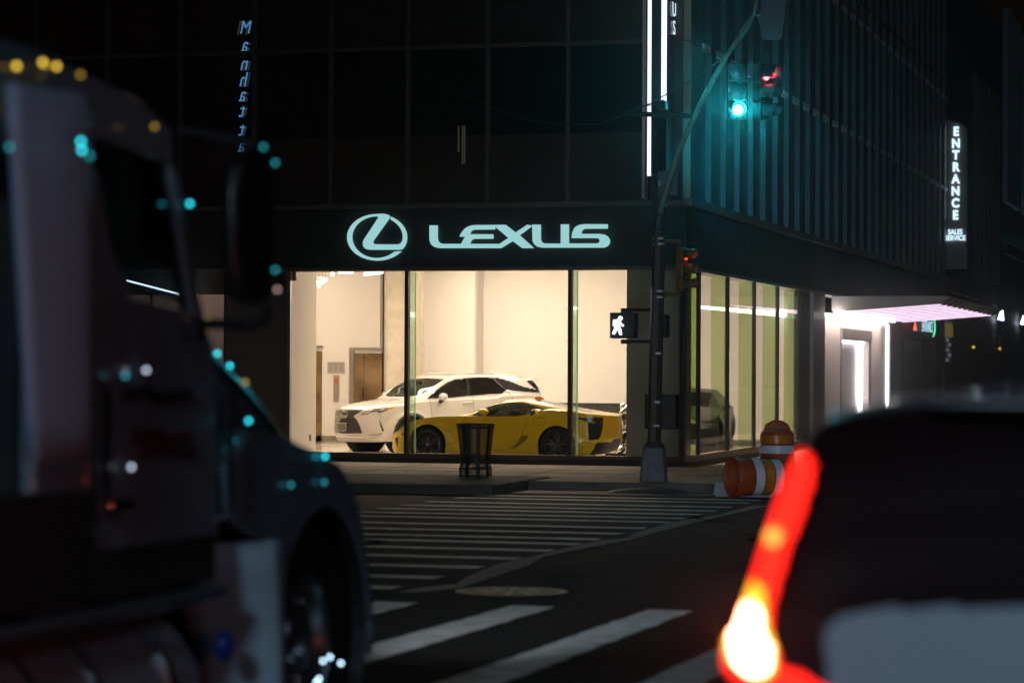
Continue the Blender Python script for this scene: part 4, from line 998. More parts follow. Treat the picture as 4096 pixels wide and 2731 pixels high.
# ---- yellow coupe
A = lambda pts: crop(1750, 1450, .3189, pts)
Bc = lambda pts: crop(1250, 1400, .287, pts)
def yellow_coupe():
    L = 4.505; Yn = 49.42                       # near flank
    fx = onY(1709, 1771, Yn).x; rx = onY(2227, 1780, Yn).x; cx = fx+.93-L/2+.0
    cx = fx-(L/2-.93)*-1
    root = thing('yellow_coupe', (cx, Yn+.9475, FL), 'bright yellow low sports coupe parked just behind the showroom glass', 'car'); root.rotation_euler = (0, 0, math.pi)
    wb = rx-fx; car = Car(root, L,
        [(0, 0), (.03, .30), (.10, .55), (.22, .74), (.42, .865), (.75, .915), (1.1, .92), (1.6, .895), (2.3, .885), (2.9, .905), (3.3, .94), (3.7, .9475), (4.05, .925), (4.28, .87), (4.40, .76), (4.46, .55), (4.49, .3), (4.505, 0)],
        [(0, .50), (.1, .56), (.3, .65), (.6, .735), (.93, .79), (1.3, .86), (1.62, .93), (1.9, 1.05), (2.2, 1.165), (2.45, 1.212), (2.7, 1.222), (3.0, 1.185), (3.4, 1.11), (3.8, 1.015), (4.1, .955), (4.42, .925), (4.505, .90)],
        [(0, .50), (.2, .53), (.35, .64), (.5, .735), (.7, .80), (.93, .845), (1.2, .873), (1.6, .883), (2.2, .885), (2.75, .895), (3.05, .97), (3.4, 1.01), (3.75, 1.0), (4.1, .955), (4.42, .925), (4.505, .90)],
        [(0, .12), (.3, .11), (2, .11), (4.1, .13), (4.3, .22), (4.505, .28)],
        [(0, .02), (1.3, .05), (1.7, .10), (2.6, .10), (3.0, .20), (3.5, .26), (4.0, .3), (4.5, .3)],
        k=1.75, crown=.13, wheels=(.93, .93+wb), arch=.375, soft=.07, bulge=.012, turn=.07, flare=.02)
    car.wz = .345; car.wwid = .93
    win = A([(398, 684), (470, 640), (545, 590), (640, 553), (740, 520), (850, 503), (960, 497), (1070, 503), (1170, 528), (1290, 562), (1425, 592), (1300, 594), (1195, 589), (1212, 612), (1214, 640), (1180, 662), (1110, 668)])
    rearw = A([(1345, 490), (1430, 480), (1560, 495), (1700, 520), (1850, 560), (2015, 615), (2010, 630), (1895, 634), (1800, 618), (1640, 580), (1480, 530)])
    tl = A([(1712, 690), (2080, 684), (2078, 742), (1960, 752), (1885, 750), (1840, 728)]); ventp = A([(1885, 752), (1960, 754), (2078, 744), (2068, 840), (2045, 920), (2015, 962), (1895, 975)])
    diff = A([(1915, 1140), (1962, 1080), (1985, 1020), (2010, 1005), (2185, 992), (2205, 960), (2290, 950), (2290, 1160), (1915, 1160)])
    hl = Bc([(1110, 1180), (1150, 1120), (1215, 1075), (1290, 1050), (1250, 1110), (1200, 1150), (1150, 1170)]); fv = Bc([(1148, 1228), (1196, 1200), (1192, 1358), (1168, 1300)]); mk = Bc([(1240, 1160), (1292, 1150), (1290, 1176), (1240, 1186)])
    scoop = A([(1050, 925), (1090, 913), (1140, 912), (1122, 950), (1042, 1030), (960, 1075), (905, 1090), (960, 1050), (1010, 1000)])  # recess drawn as darker yellow, its shade put into the colour
    lp = A([(2133, 740), (2190, 755), (2207, 852), (2148, 850)])
    def cl(car, c, kind):
        st = car.L/2-c.x
        for w in car.wheels:
            if kind == 'side' and math.hypot(st-w, c.z-car.wz) < car.arch and c.y > .5: return None
            if kind == 'side' and abs(st-w) < car.arch*.97 and c.z < car.wz and c.y > .5: return None
        p = px_of(car, c)
        if kind == 'top' and 1.62 < st < 4.2:
            if inpoly(p, win) and c.y > .35: return 'win'
            P = smooth_tab(car.P, st); u = P-c.z
            if 1.66 < st < 2.32 and c.y < .74-.18*(st-1.66)/.66-.03 and c.z > smooth_tab(car.B, st)+.0 and u < .10+.05: return 'screen'
            if st > 2.95 and st < 4.05 and c.y < .50-.12*(st-2.95) and u < .13: return 'rearglass'
        if kind == 'side':
            if st > 3.6:
                if inpoly(p, tl): return 'tail'
                if inpoly(p, ventp): return 'vent'
                if inpoly(p, diff) or c.z < .26 and st > 4.3: return 'diff'
                if inpoly(p, lp) and st > 4.3 and c.y < .3: return 'lplate'
            if st < .6:
                if inpoly(p, fv): return 'vent'
                if inpoly(p, mk): return 'marker'
                if c.y < .5 and .16 < c.z < .30: return 'vent'
        if st < .75 and c.y > .45 and (inpoly(p, hl)): return 'head'
        if kind == 'side' and inpoly(p, scoop): return 'scoop'
        return 'body'
    car.build(cl, dict(body=('body', mat('yellow_paint', (1, .66, .004), .26, coat=.45, noise=.02)), win=('side_window', m_tint), screen=('windscreen', m_tint), rearglass=('rear_window', mat('dark_rear_glass', (.06, .05, .045), .15)),
        tail=('tail_light', mat('tail_dark_red', (.10, .012, .008), .2)), vent=('air_vent', mat('vent_black', (.012, .01, .008), .6)), diff=('diffuser', m_plastic), lplate=('number_plate', mat('plate_dark', (.03, .025, .02), .4)),
        marker=('side_marker', mat('marker_red', (.35, .04, .01), .3)), head=('headlight', mat('head_pale', (.75, .55, .2), .15)), scoop=('side_scoop', mat('scoop_shade_yellow', (.25, .14, .004), .6))))
    for w in car.wheels:
        for sg in (1, -1): wheel(root, (L/2-w, sg*(.80), .335 if w < 2 else .345), sg, .335 if w < 2 else .347, .27, .248)
    # seams, mirror, fin, antenna, haunch intake
    seam(car, A([(1125, 700), (1112, 770), (1090, 840), (1050, 920), (1000, 1000), (930, 1058), (850, 1090), (700, 1100)])); seam(car, A([(345, 690), (325, 730), (316, 778)])); seam(car, A([(1215, 695), (1200, 715), (1200, 765), (1215, 780), (1330, 782), (1350, 765), (1350, 710), (1335, 693), (1215, 695)]), .003)
    seam(car, A([(20, 790), (200, 800), (245, 815)]), .004, 'crease', mat('crease_yellow', (.9, .6, .08), .3)); seam(car, A([(640, 775), (760, 760), (870, 748)]), .006, 'crease', mat('crease_yellow', (.9, .6, .08), .3)); seam(car, A([(800, 795), (1120, 795), (1235, 840)]), .003, 'crease', mat('crease_yellow', (.9, .6, .08), .3))
    def loc(px, py, Y): return root.matrix_basis.inverted() @ onY(px, py, Y)
    a = A([(578, 630)])[0]; c = loc(*a, Yn-.02); b = MB().ball((0, 0, 0), .1, 14, (1.0, 1.15, .66)); o = mesh('wing_mirror', [v+c+Vector((0, .0, .02)) for v in b.V], b.F, m := MATS['yellow_paint'], root, smooth=True, local=True)
    b = MB().tube([c+Vector((0, -.02, -.02)), c+Vector((.0, -.08, -.11)), c+Vector((0, -.16, -.17))], [.05, .035, .03], 8); mesh('mirror_stalk', b.V, b.F, m, o, smooth=True, local=True)
    cf = loc(*A([(950, 620)])[0], Yn+1.72); b = MB().ball(cf, .095, 12, (1, .5, .72)); o = mesh('wing_mirror', b.V, b.F, m, root, smooth=True, local=True); b = MB().ball(cf+Vector((-.03, .02, 0)), .08, 12, (1, .5, .7)); mesh('mirror_glass', b.V, b.F, m_chrome, o, smooth=True, local=True)
    f = loc(*A([(1275, 462)])[0], Yn+.93); b = MB().extrude([f+Vector((.12, 0, -.035)), f+Vector((.03, 0, .04)), f+Vector((-.035, 0, .05)), f+Vector((-.06, 0, -.05))], (0, .03, 0)); mesh('roof_fin', b.V, b.F, m, root, local=True, bevel=.006)
    q = [body_hit(car, *p) for p in A([(1196, 590), (1250, 598), (1300, 618), (1312, 640), (1280, 652), (1215, 660), (1160, 672)])]
    if all(q): b = MB().tube(q, [.012, .03, .045, .05, .045, .03, .012], 10); mesh('shoulder_intake', b.V, b.F, m, root, smooth=True, local=True)
    q = [body_hit(car, *p) for p in A([(1170, 655), (1195, 640), (1203, 620), (1195, 605)])]
    if all(q): b = MB().tube(q, .035, 8); mesh('intake_mouth', b.V, b.F, m_black, root, smooth=True, local=True)
    # seats, wheel, dash
    b = MB()
    for y in (.36, -.36):
        b.box((-.42, y-.24, .30), (.05, y+.24, .50)); b.add([(-.42, y-.22, .45), (-.32, y-.22, .45), (-.55, y-.2, .98), (-.64, y-.2, .96), (-.42, y+.22, .45), (-.32, y+.22, .45), (-.55, y+.2, .98), (-.64, y+.2, .96)], [[0, 1, 2, 3], [4, 5, 6, 7], [0, 1, 5, 4], [1, 2, 6, 5], [2, 3, 7, 6], [3, 0, 4, 7]])
    mesh('seats', b.V, b.F, m_plastic, root, local=True, bevel=.03)
    b = MB().box((.35, -.75, .55), (.75, .75, .87)); mesh('dashboard', b.V, b.F, m_plastic, root, local=True, bevel=.04)
    b = MB().tube([(.30+.03*math.sin(a), .36+.17*math.cos(a), .80+.16*math.sin(a)) for a in [i*math.pi/8 for i in range(17)]], .016, 6, cap=False); mesh('steering_wheel', b.V, b.F, m_plastic, root, local=True)
    # twin-lip tail spoiler edge
    q = [body_hit(car, *p) for p in A([(1700, 686), (1850, 690), (1960, 678), (2080, 658)])]
    return car
YC = yellow_coupe()
# ---- white crossover
R1 = lambda pts: crop(1320, 1470, .2232, pts)
R2 = lambda pts: crop(1750, 1470, .2232, pts)
def white_crossover():
    L = 4.9; h = rad(234.2)
    root = thing('white_crossover', (-17.213, 55.505, FL), 'pearl white crossover with a big dark mesh grille behind the yellow coupe', 'car'); root.rotation_euler = (0, 0, h)
    bpy.context.view_layer.update()
    car = Car(root, L,
        [(0, 0), (.012, .25), (.05, .48), (.13, .68), (.28, .83), (.55, .915), (.95, .945), (1.6, .935), (2.6, .93), (3.4, .94), (4.0, .93), (4.4, .89), (4.68, .80), (4.82, .64), (4.87, .4), (4.9, .2), (4.9, 0)],
        [(0, .90), (.08, .955), (.3, 1.03), (.7, 1.10), (1.15, 1.16), (1.4, 1.27), (1.8, 1.49), (2.1, 1.61), (2.4, 1.675), (2.8, 1.705), (3.4, 1.70), (3.9, 1.665), (4.4, 1.61), (4.58, 1.585), (4.64, 1.50), (4.76, 1.27), (4.84, 1.12), (4.9, 1.05)],
        [(0, .90), (.15, .91), (.45, .97), (.9, 1.05), (1.35, 1.10), (1.9, 1.12), (2.7, 1.145), (3.2, 1.16), (3.55, 1.225), (4.2, 1.225), (4.6, 1.19), (4.8, 1.10), (4.9, 1.05)],
        [(0, .24), (.5, .26), (4.2, .26), (4.9, .32)],
        [(0, .02), (1.3, .03), (1.6, .06), (3.4, .07), (4.3, .10), (4.9, .05)],
        k=2.35, crown=.07, wheels=(.96, 3.75), arch=.42, soft=.07, bulge=.03, turn=.09, flare=.035)
    car.wz = .385; car.wwid = .92
    gr_ = R1([(182, 742), (300, 750), (580, 762), (432, 866), (505, 960), (548, 1060), (578, 1170), (330, 1188), (-40, 1165), (-20, 900), (60, 745)])
    hl = R1([(530, 852), (700, 755), (860, 722), (1040, 702), (1245, 678), (1120, 728), (965, 790), (860, 822)])
    amb = R1([(1015, 755), (1050, 705), (1238, 680), (1100, 732), (1020, 762)])
    drl = R1([(628, 820), (740, 750), (762, 752), (650, 822)]); drl2 = R1([(690, 812), (860, 800), (860, 818), (700, 830)])
    sv = R1([(885, 935), (962, 1110), (962, 1140), (940, 1147), (905, 1060)]); fog = R1([(645, 1212), (790, 1180), (948, 1166), (910, 1208), (850, 1218)])
    w1 = R2([(-180, 550), (-60, 440), (60, 345), (180, 265), (320, 212), (480, 195), (512, 195), (548, 505), (200, 545), (-180, 556)])
    w2 = R2([(560, 192), (700, 182), (975, 182), (1110, 300), (1232, 402), (1150, 462), (850, 485), (640, 498), (600, 502)])
    w3 = R2([(512, 195), (560, 192), (600, 502), (548, 505)]); w4 = R2([(975, 178), (1130, 190), (1330, 255), (1560, 350), (1765, 392), (1580, 235), (1700, 230), (1900, 462), (1500, 425), (1240, 405), (1110, 300)])
    ws = R1([(820, 514), (1350, 245), (1515, 182), (1700, 185), (2048, 207), (1800, 370), (1640, 480), (1590, 495), (1380, 522)])
    tl = R2([(1740, 530), (1900, 512), (2100, 512), (2100, 580), (1750, 565)])
    sr = R2([(-90, 108), (100, 92), (375, 102), (210, 142), (-60, 138)])
    def cl(car, c, kind):
        st = car.L/2-c.x; clad = False
        for w in car.wheels:
            d = math.hypot(st-w, c.z-car.wz)
            if kind == 'side' and c.y > .5:
                if d < car.arch or (abs(st-w) < car.arch*.97 and c.z < car.wz): return None
                if d < car.arch+.065 or (abs(st-w) < car.arch+.065 and c.z < car.wz): clad = True
        p = px_of(car, c)
        if kind == 'side':
            if st < .8:
                if c.z < .33: return 'lower'
                if c.z < .37 and c.y < .62: return 'trim'
                if c.y < .56 and inpoly(p, gr_) and c.z < .93: return 'grille'
                if inpoly(p, sv) : return 'vent'
                if inpoly(p, fog): return 'fog'
            if clad or (c.z < .33 and .8 < st < 4.2 and c.y > .5): return 'clad'
            if st > 4.2 and inpoly(p, tl): return 'tail'
        if st < 1.3 and c.y > .3:
            if inpoly(p, drl) or inpoly(p, drl2): return 'drl'
            if inpoly(p, amb): return 'amber'
            if inpoly(p, hl): return 'head'
        if kind == 'top' and st > 1.15:
            if c.y > .45:
                if inpoly(p, w1): return 'w1'
                if inpoly(p, w2): return 'w2'
                if inpoly(p, w3): return 'pillar'
                if inpoly(p, w4) and st > 3.1: return 'pillar'
            if 1.18 < st < 2.2 and inpoly(p, ws) and smooth_tab(car.P, st)-c.z < .2: return 'screen'
            if st > 4.62 and c.z > 1.1 and c.y < .62: return 'rearglass'
            if 2.35 < st < 3.1 and c.y < .42 and c.z > 1.6: return 'sunroof'
        return 'body'
    m = mat('pearl_paint', (.66, .64, .59), .2, coat=.8)
    car.build(cl, dict(body=('body', m), grille=('grille', mat('grille_dark', (.015, .013, .011), .35)), lower=('lower_bumper', mat('silver_trim', (.62, .60, .56), .4, .2)), trim=('bumper_trim', m_chrome),
        vent=('air_vent', m_blackgloss), fog=('fog_light', mat('fog_grey', (.45, .42, .36), .2, .6)), clad=('wheel_arch_trim', m_plastic), tail=('tail_light', mat('tail_red', (.35, .015, .01), .15)), drl=('running_light', mat('drl_white', (.9, .95, .95), .2)),
        amber=('indicator', mat('amber_lens', (.7, .20, .01), .15)), head=('headlight', mat('head_glass', (.20, .17, .13), .08, .3)), w1=('side_window', m_tint), w2=('side_window', m_priv), pillar=('black_pillar', m_blackgloss),
        screen=('windscreen', m_tint), rearglass=('rear_window', m_priv), sunroof=('sunroof', m_blackgloss)))
    for w in car.wheels:
        for sg in (1, -1): wheel(root, (L/2-w, sg*.80, .375), sg, .375, .24, .265, mat('bright_rim', (.30, .28, .26), .25, .9))
    for pts in ([(1830, 900), (1822, 760), (1800, 640), (1780, 560)],): seam(car, R1(pts))
    seam(car, R2([(655, 760), (650, 620), (625, 505)])); seam(car, R2([(1255, 425), (1345, 520), (1350, 550)]), .003)
    seam(car, R2([(-180, 556), (200, 548), (560, 508), (850, 490), (1150, 468), (1240, 410), (1500, 430), (1870, 465)]), .007, 'window_trim', m_chrome)
    seam(car, R2([(-180, 548), (-60, 432), (60, 338), (180, 258), (320, 205), (480, 188), (700, 174), (975, 174)]), .006, 'window_trim', m_chrome)
    seam(car, R2([(980, 180), (1060, 255), (1150, 335)]), .008, 'window_trim', m_chrome)
    # grille mesh pieces, emblem, plate
    gb = MB()
    for j in range(15):
        y0 = 770+j*27
        for i in range(22):
            x0 = 70+i*25+(12 if j % 2 else 0)
            if inpoly(R1([(x0, y0)])[0], gr_) and inpoly(R1([(x0+18, y0)])[0], gr_):
                h1, h2 = body_hit(car, *R1([(x0, y0)])[0]), body_hit(car, *R1([(x0+17, y0-2)])[0])
                if h1 and h2 and (h1-h2).length < .2: gb.tube([h1+Vector((.008, 0, 0)), h2+Vector((.008, 0, 0))], .008, 4)
    mesh('grille_mesh', gb.V, gb.F, mat('mesh_gloss', (.22, .20, .17), .2, .8), root, local=True)
    seam(car, R1([(182, 742), (300, 750), (480, 757), (580, 765), (432, 866), (505, 960), (548, 1060), (578, 1172)]), .009, 'grille_surround', m_chrome)
    seam(car, R1([(182, 742), (150, 800), (125, 860)]), .010, 'grille_surround', m_chrome)
    seam(car, R1([(50, 1165), (200, 1180), (400, 1185), (560, 1185)]), .014, 'bumper_trim', m_chrome, sub=4)
    seam(car, R1([(560, 1215), (640, 1260), (800, 1280), (965, 1290)]), .012, 'bumper_trim', mat('silver_trim', (.62, .60, .56), .4, .2))
    q = [body_hit(car, *p) for p in R1(ell(270, 835, 52, 62))+R1([(322, 835)])]
    if all(q): b = MB().tube([v+Vector((.012, 0, 0)) for v in q], .010, 6); mesh('emblem', b.V, b.F, m_chrome, root, local=True)
    q = [body_hit(car, *p) for p in R1([(285, 785), (245, 860), (310, 862)])]
    if all(q): b = MB().tube([v+Vector((.012, 0, 0)) for v in q], .009, 6); mesh('emblem', b.V, b.F, m_chrome, root, local=True)
    q = [body_hit(car, *p) for p in R1([(165, 992), (318, 992), (318, 1132), (165, 1128)])]
    if all(q): b = MB().extrude([v+Vector((.03, 0, 0)) for v in q], (.01, 0, 0)); mesh('show_plate', b.V, b.F, mat('show_plate', (.16, .14, .12), .35), root, local=True)
    if all(q): b = MB().tube([v+Vector((.042, 0, 0)) for v in q+[q[0]]], .007, 5); mesh('plate_frame', b.V, b.F, mat('silver_trim', (.62, .60, .56), .4, .2), root, local=True)
    # mirrors, handle, rails
    for sg in (1, -1):
        c = Vector((L/2-1.72, sg*1.05, 1.20)); b = MB().ball((0, 0, 0), .1, 14, (.75, 1.3, .85)); o = mesh('wing_mirror', [v+c for v in b.V], b.F, m, root, smooth=True, local=True)
        b = MB().tube([c+Vector((0, -sg*.04, -.06)), c+Vector((0, -sg*.14, -.12))], [.06, .035], 10); mesh('mirror_stalk', b.V, b.F, m_plastic, o, local=True)
        b = MB().tube([(L/2-2.35, sg*.60, 1.64), (L/2-2.6, sg*.61, 1.70), (L/2-3.4, sg*.60, 1.70), (L/2-4.1, sg*.58, 1.645), (L/2-4.3, sg*.57, 1.60)], .014, 6); mesh('roof_rail', b.V, b.F, m_alu, root, local=True)
    for x0, y0 in ((455, 635),):
        q = [body_hit(car, *p) for p in R2([(455, 635), (500, 622), (560, 620), (632, 608)])]
        if all(q): b = MB().tube([v+Vector((0, .03, 0)) for v in q], .018, 8); mesh('door_handle', b.V, b.F, m, root, smooth=True, local=True)
    b = MB().box((-2.25, -.62, 1.575), (-2.05, .62, 1.60)); mesh('spoiler', b.V, b.F, m, root, local=True, bevel=.01)
    b = MB().extrude([(-1.28, 0, 1.69), (-1.42, 0, 1.76), (-1.48, 0, 1.68)], (0, .02, 0)); mesh('roof_fin', b.V, b.F, m, root, local=True)
    b = MB()
    for x, yy in ((.1, .38), (.1, -.38), (-.9, .38), (-.9, -.38)):
        b.box((x-.25, yy-.25, .55), (x+.25, yy+.25, .75)); b.box((x-.32, yy-.24, .7), (x-.16, yy+.24, 1.22)); b.box((x-.3, yy-.12, 1.24), (x-.2, yy+.12, 1.42))
    mesh('seats', b.V, b.F, mat('cream_leather', (.30, .26, .2), .6), root, local=True, bevel=.05)
    b = MB().box((.75, -.78, .8), (1.25, .78, 1.12)); mesh('dashboard', b.V, b.F, m_plastic, root, local=True, bevel=.04)
    b = MB().box((.62, -.13, 1.46), (.66, .13, 1.53)); mesh('interior_mirror', b.V, b.F, m_plastic, root, local=True)
    return car
WC = white_crossover()

# ---- see-through car in the side windows, built as a solid dark sedan
def simple_car(root, L, H, paint, WID=.92, profile='sedan', cl_extra=None, names=None, P=None, B=None, zb=None, k=2.1, nx=1.5, nt=44, wheels=(.9, 3.75), r=.34, out=None, soft=.07, interior=True, arch=None, ledge=None, crown=.09):
    out = out or [(0, 0), (.02, .35), (.08, .58), (.2, .76), (.4, .86), (.9, WID), (2, WID), (3.4, WID), (L-.6, WID-.04), (L-.25, WID-.14), (L-.08, WID-.32), (L-.02, .4), (L, .2), (L, 0)]
    car = Car(root, L, out, P, B, zb or [(0, .2), (L, .24)], ledge or [(0, .02), (L, .05)], k=k, crown=crown, wheels=wheels, arch=arch or r+.05, soft=soft, nx=nx, nt_=nt, nv=26)
    car.wz = r; car.wwid = WID-.02
    def cl(car, c, kind):
        st = car.L/2-c.x
        for w in car.wheels:
            if kind == 'side' and c.y > .5 and (math.hypot(st-w, c.z-car.wz) < car.arch or (abs(st-w) < car.arch*.97 and c.z < car.wz)): return None
        if cl_extra:
            q = cl_extra(car, c, kind, st)
            if q: return q
        return 'body'
    car.build(cl, names)
    for w in car.wheels:
        for sg in (1, -1): wheel(root, (L/2-w, sg*(WID-.13), r), sg, r, .22, r*.72)
    return car
def dark_sedan():
    L = 4.75; h = rad(275); root = thing('dark_sedan', (-12.34, 58.2, FL), 'dark grey sedan nose on behind the green tinted side windows', 'car'); root.rotation_euler = (0, 0, h); bpy.context.view_layer.update()
    P = [(0, .66), (.2, .76), (.6, .86), (1.1, .94), (1.45, 1.0), (1.8, 1.16), (2.2, 1.33), (2.6, 1.40), (3.0, 1.40), (3.4, 1.32), (3.8, 1.18), (4.2, 1.06), (4.65, 1.0), (4.75, .92)]
    B = [(0, .66), (.3, .70), (.8, .83), (1.4, .92), (2.2, .95), (3.2, .98), (4.0, .99), (4.6, .95), (4.75, .92)]
    def ex(car, c, kind, st):
        Pz, Bz = smooth_tab(car.P, st), smooth_tab(car.B, st)
        if kind == 'top':
            if 1.75 < st < 3.85 and c.y > .5 and c.z > Bz+.05 and c.z < Pz-.09 and not 2.62 < st < 2.70: return 'glass'
            if 1.5 < st < 2.2 and c.y < .62 and Pz-c.z < .08: return 'screen'
            if 3.3 < st < 3.9 and c.y < .55 and Pz-c.z < .08: return 'rear'
        else:
            if st < .3 and c.y < .5 and .28 < c.z < .62: return 'grille'
            if st < .5 and c.y > .5 and .55 < c.z < .67: return 'lamp'
            if st > 4.3 and c.y > .4 and .75 < c.z < .9: return 'tail'
    m = mat('dark_car_paint', (.03, .032, .03), .3)
    simple_car(root, L, 1.4, m, cl_extra=ex, P=P, B=B, names=dict(body=('body', m), glass=('side_window', m_tint), screen=('windscreen', m_tint), rear=('rear_window', m_priv), grille=('grille', m_plastic), lamp=('headlight', mat('lamp_clear', (.5, .5, .45), .1, .5)), tail=('tail_light', mat('tail_red', (.35, .015, .01), .15))), k=1.6)
    for sg in (1, -1): b = MB().ball((L/2-1.75, sg*.98, 1.0), .08, 10, (.7, 1.2, .8)); mesh('wing_mirror', b.V, b.F, m, root, local=True, smooth=True)
    b = MB()
    for yy in (.36, -.36): b.box((-.35, yy-.24, .3), (.1, yy+.24, .55)); b.box((-.45, yy-.22, .5), (-.3, yy+.22, 1.05))
    mesh('seats', b.V, b.F, m_plastic, root, local=True, bevel=.04)
dark_sedan()

# ---- foreground crossover seen from behind
def near_suv():
    L = 4.5; z0 = road_z(6)-.0
    root = thing('silver_suv', (-.20, 5.18+L/2, z0), 'silver suv close in front with its tall boomerang tail light glowing red', 'car'); root.rotation_euler = (0, 0, rad(90)); bpy.context.view_layer.update()
    P = [(0, .80), (.2, .92), (.8, 1.02), (1.1, 1.06), (1.5, 1.26), (1.9, 1.47), (2.3, 1.57), (2.9, 1.60), (3.5, 1.595), (3.9, 1.58), (4.08, 1.565), (4.14, 1.50), (4.24, 1.32), (4.36, 1.10), (4.43, 1.0), (4.5, .94)]
    B = [(0, .80), (.6, .93), (1.2, 1.0), (2.5, 1.03), (3.6, 1.05), (4.2, 1.02), (4.5, .94)]
    D = lambda pts: [(x*4096/2352, y*4096/2352) for x, y in pts]
    lamp = D([(1836, 1036), (1858, 1044), (1868, 1072), (1862, 1110), (1840, 1180), (1812, 1255), (1788, 1335), (1770, 1400), (1766, 1445), (1786, 1500), (1780, 1545), (1745, 1570), (1700, 1556), (1668, 1524), (1655, 1470), (1657, 1400), (1680, 1315), (1722, 1205), (1768, 1112), (1806, 1062)])
    core = D([(1700, 1395), (1722, 1385), (1742, 1400), (1748, 1445), (1768, 1490), (1766, 1530), (1745, 1552), (1715, 1548), (1688, 1520), (1676, 1470), (1682, 1420)]); disc = D(ell(1776, 1232, 17, 19)); ext = D([(1775, 1525), (1850, 1550), (1905, 1590), (1960, 1650), (1760, 1650), (1750, 1555)]); mid = D([(1695, 1350), (1725, 1335), (1752, 1355), (1758, 1440), (1780, 1495), (1776, 1540), (1748, 1562), (1708, 1556), (1676, 1526), (1664, 1470), (1670, 1400)])
    panel = D([(1900, 1520), (1893, 1465), (1908, 1430), (1950, 1408), (2020, 1398), (2150, 1394), (2700, 1394), (2700, 2600), (1930, 2600)])
    def ex(car, c, kind, st):
        p = px_of(car, c)
        if st > 3.75:
            if inpoly(p, disc): return 'l2'
            if inpoly(p, core): return 'l1'
            if inpoly(p, mid): return 'l3'
            if inpoly(p, lamp): return 'l0'
            if inpoly(p, ext) and st > 4.2: return 'l0'
        if st > 3.9 and c.z < 1.53: return 'body' if inpoly(p, panel) else ('rear' if c.z > 1.12 else 'surround')
        Pz = smooth_tab(car.P, st)
        if kind == 'top':
            if st > 4.10 and c.z > 1.10 and c.z < 1.53: return 'rear'
            if st > 3.3 and 1.08 < c.z < 1.46 and c.y > .5: return 'rear'
            if 1.15 < st < 1.85 and c.y < .68 and Pz-c.z < .1: return 'screen'
            if 1.5 < st < 3.9 and c.y > .5 and smooth_tab(car.B, st)+.06 < c.z < 1.47 and Pz-c.z > .06: return 'rear'
        elif c.z < .42: return 'clad'
        elif st > 4.35 and c.y < .27 and .72 < c.z < .86: return 'plate'
        if c.z > 1.10 and st > 4: return 'rear'
        if st > 3.9 and c.z < 1.35 and not inpoly(p, panel): return 'surround'
    m = mat('silver_suv_paint', (.50, .56, .62), .3, .15, coat=.6)
    red = (1, .012, .008)
    names = dict(body=('body', m), rear=('window', mat('near_dark_glass', (.012, .005, .006), .3)), screen=('windscreen', m_tint), clad=('bumper_cladding', m_plastic), plate=('number_plate', mat('near_plate', (.4, .4, .38), .5)),
        surround=('lamp_surround', mat('surround_black', (.015, .012, .014), .35, coat=.3)), l0=('tail_light', glow('tail_glow', (1, .015, .008), 2.8)), l1=('brake_light', glow('brake_core', (1, .16, .09), 48)), l2=('tail_bulb', glow('bulb_glow', (1, .34, .05), 3)), l3=('brake_lens', glow('brake_mid', (1, .42, .02), 2.8)))
    out = [(0, 0), (.02, .35), (.08, .58), (.2, .76), (.4, .86), (.9, .93), (2, .93), (3.4, .93), (3.9, .92), (4.2, .87), (4.36, .76), (4.44, .58), (4.48, .35), (4.5, .2), (4.5, 0)]
    car = simple_car(root, L, 1.6, m, WID=.93, cl_extra=ex, P=P, B=B, names=names, k=3.1, out=out, soft=.22, wheels=(.88, 3.5), r=.36, nx=.62, nt=100, zb=[(0, .2), (4, .22), (4.5, .32)], ledge=[(0, .01), (4.5, .015)], crown=.12)
    b = MB().box((-1.96, -.46, 1.535), (-1.70, .46, 1.565)); mesh('roof_spoiler', b.V, b.F, mat('surround_black', (.015, .012, .014), .35, coat=.3), root, local=True, bevel=.012)
    b = MB().extrude([(-1.30, 0, 1.59), (-1.48, 0, 1.66), (-1.52, 0, 1.59)], (0, .03, 0)); mesh('roof_fin', b.V, b.F, m, root, local=True)
    for sg in (1, -1): b = MB().ball((L/2-1.45, sg*1.03, 1.08), .11, 10, (.6, 1.2, .8)); mesh('wing_mirror', b.V, b.F, m, root, local=True, smooth=True)
    b = MB()
    for yy in (.4, -.4): b.box((-.2, yy-.25, .5), (.3, yy+.25, .75)); b.box((-.3, yy-.23, .7), (-.12, yy+.23, 1.2)); b.box((-.28, yy-.13, 1.2), (-.18, yy+.13, 1.38))
    mesh('seats', b.V, b.F, m_plastic, root, local=True, bevel=.05)
near_suv()

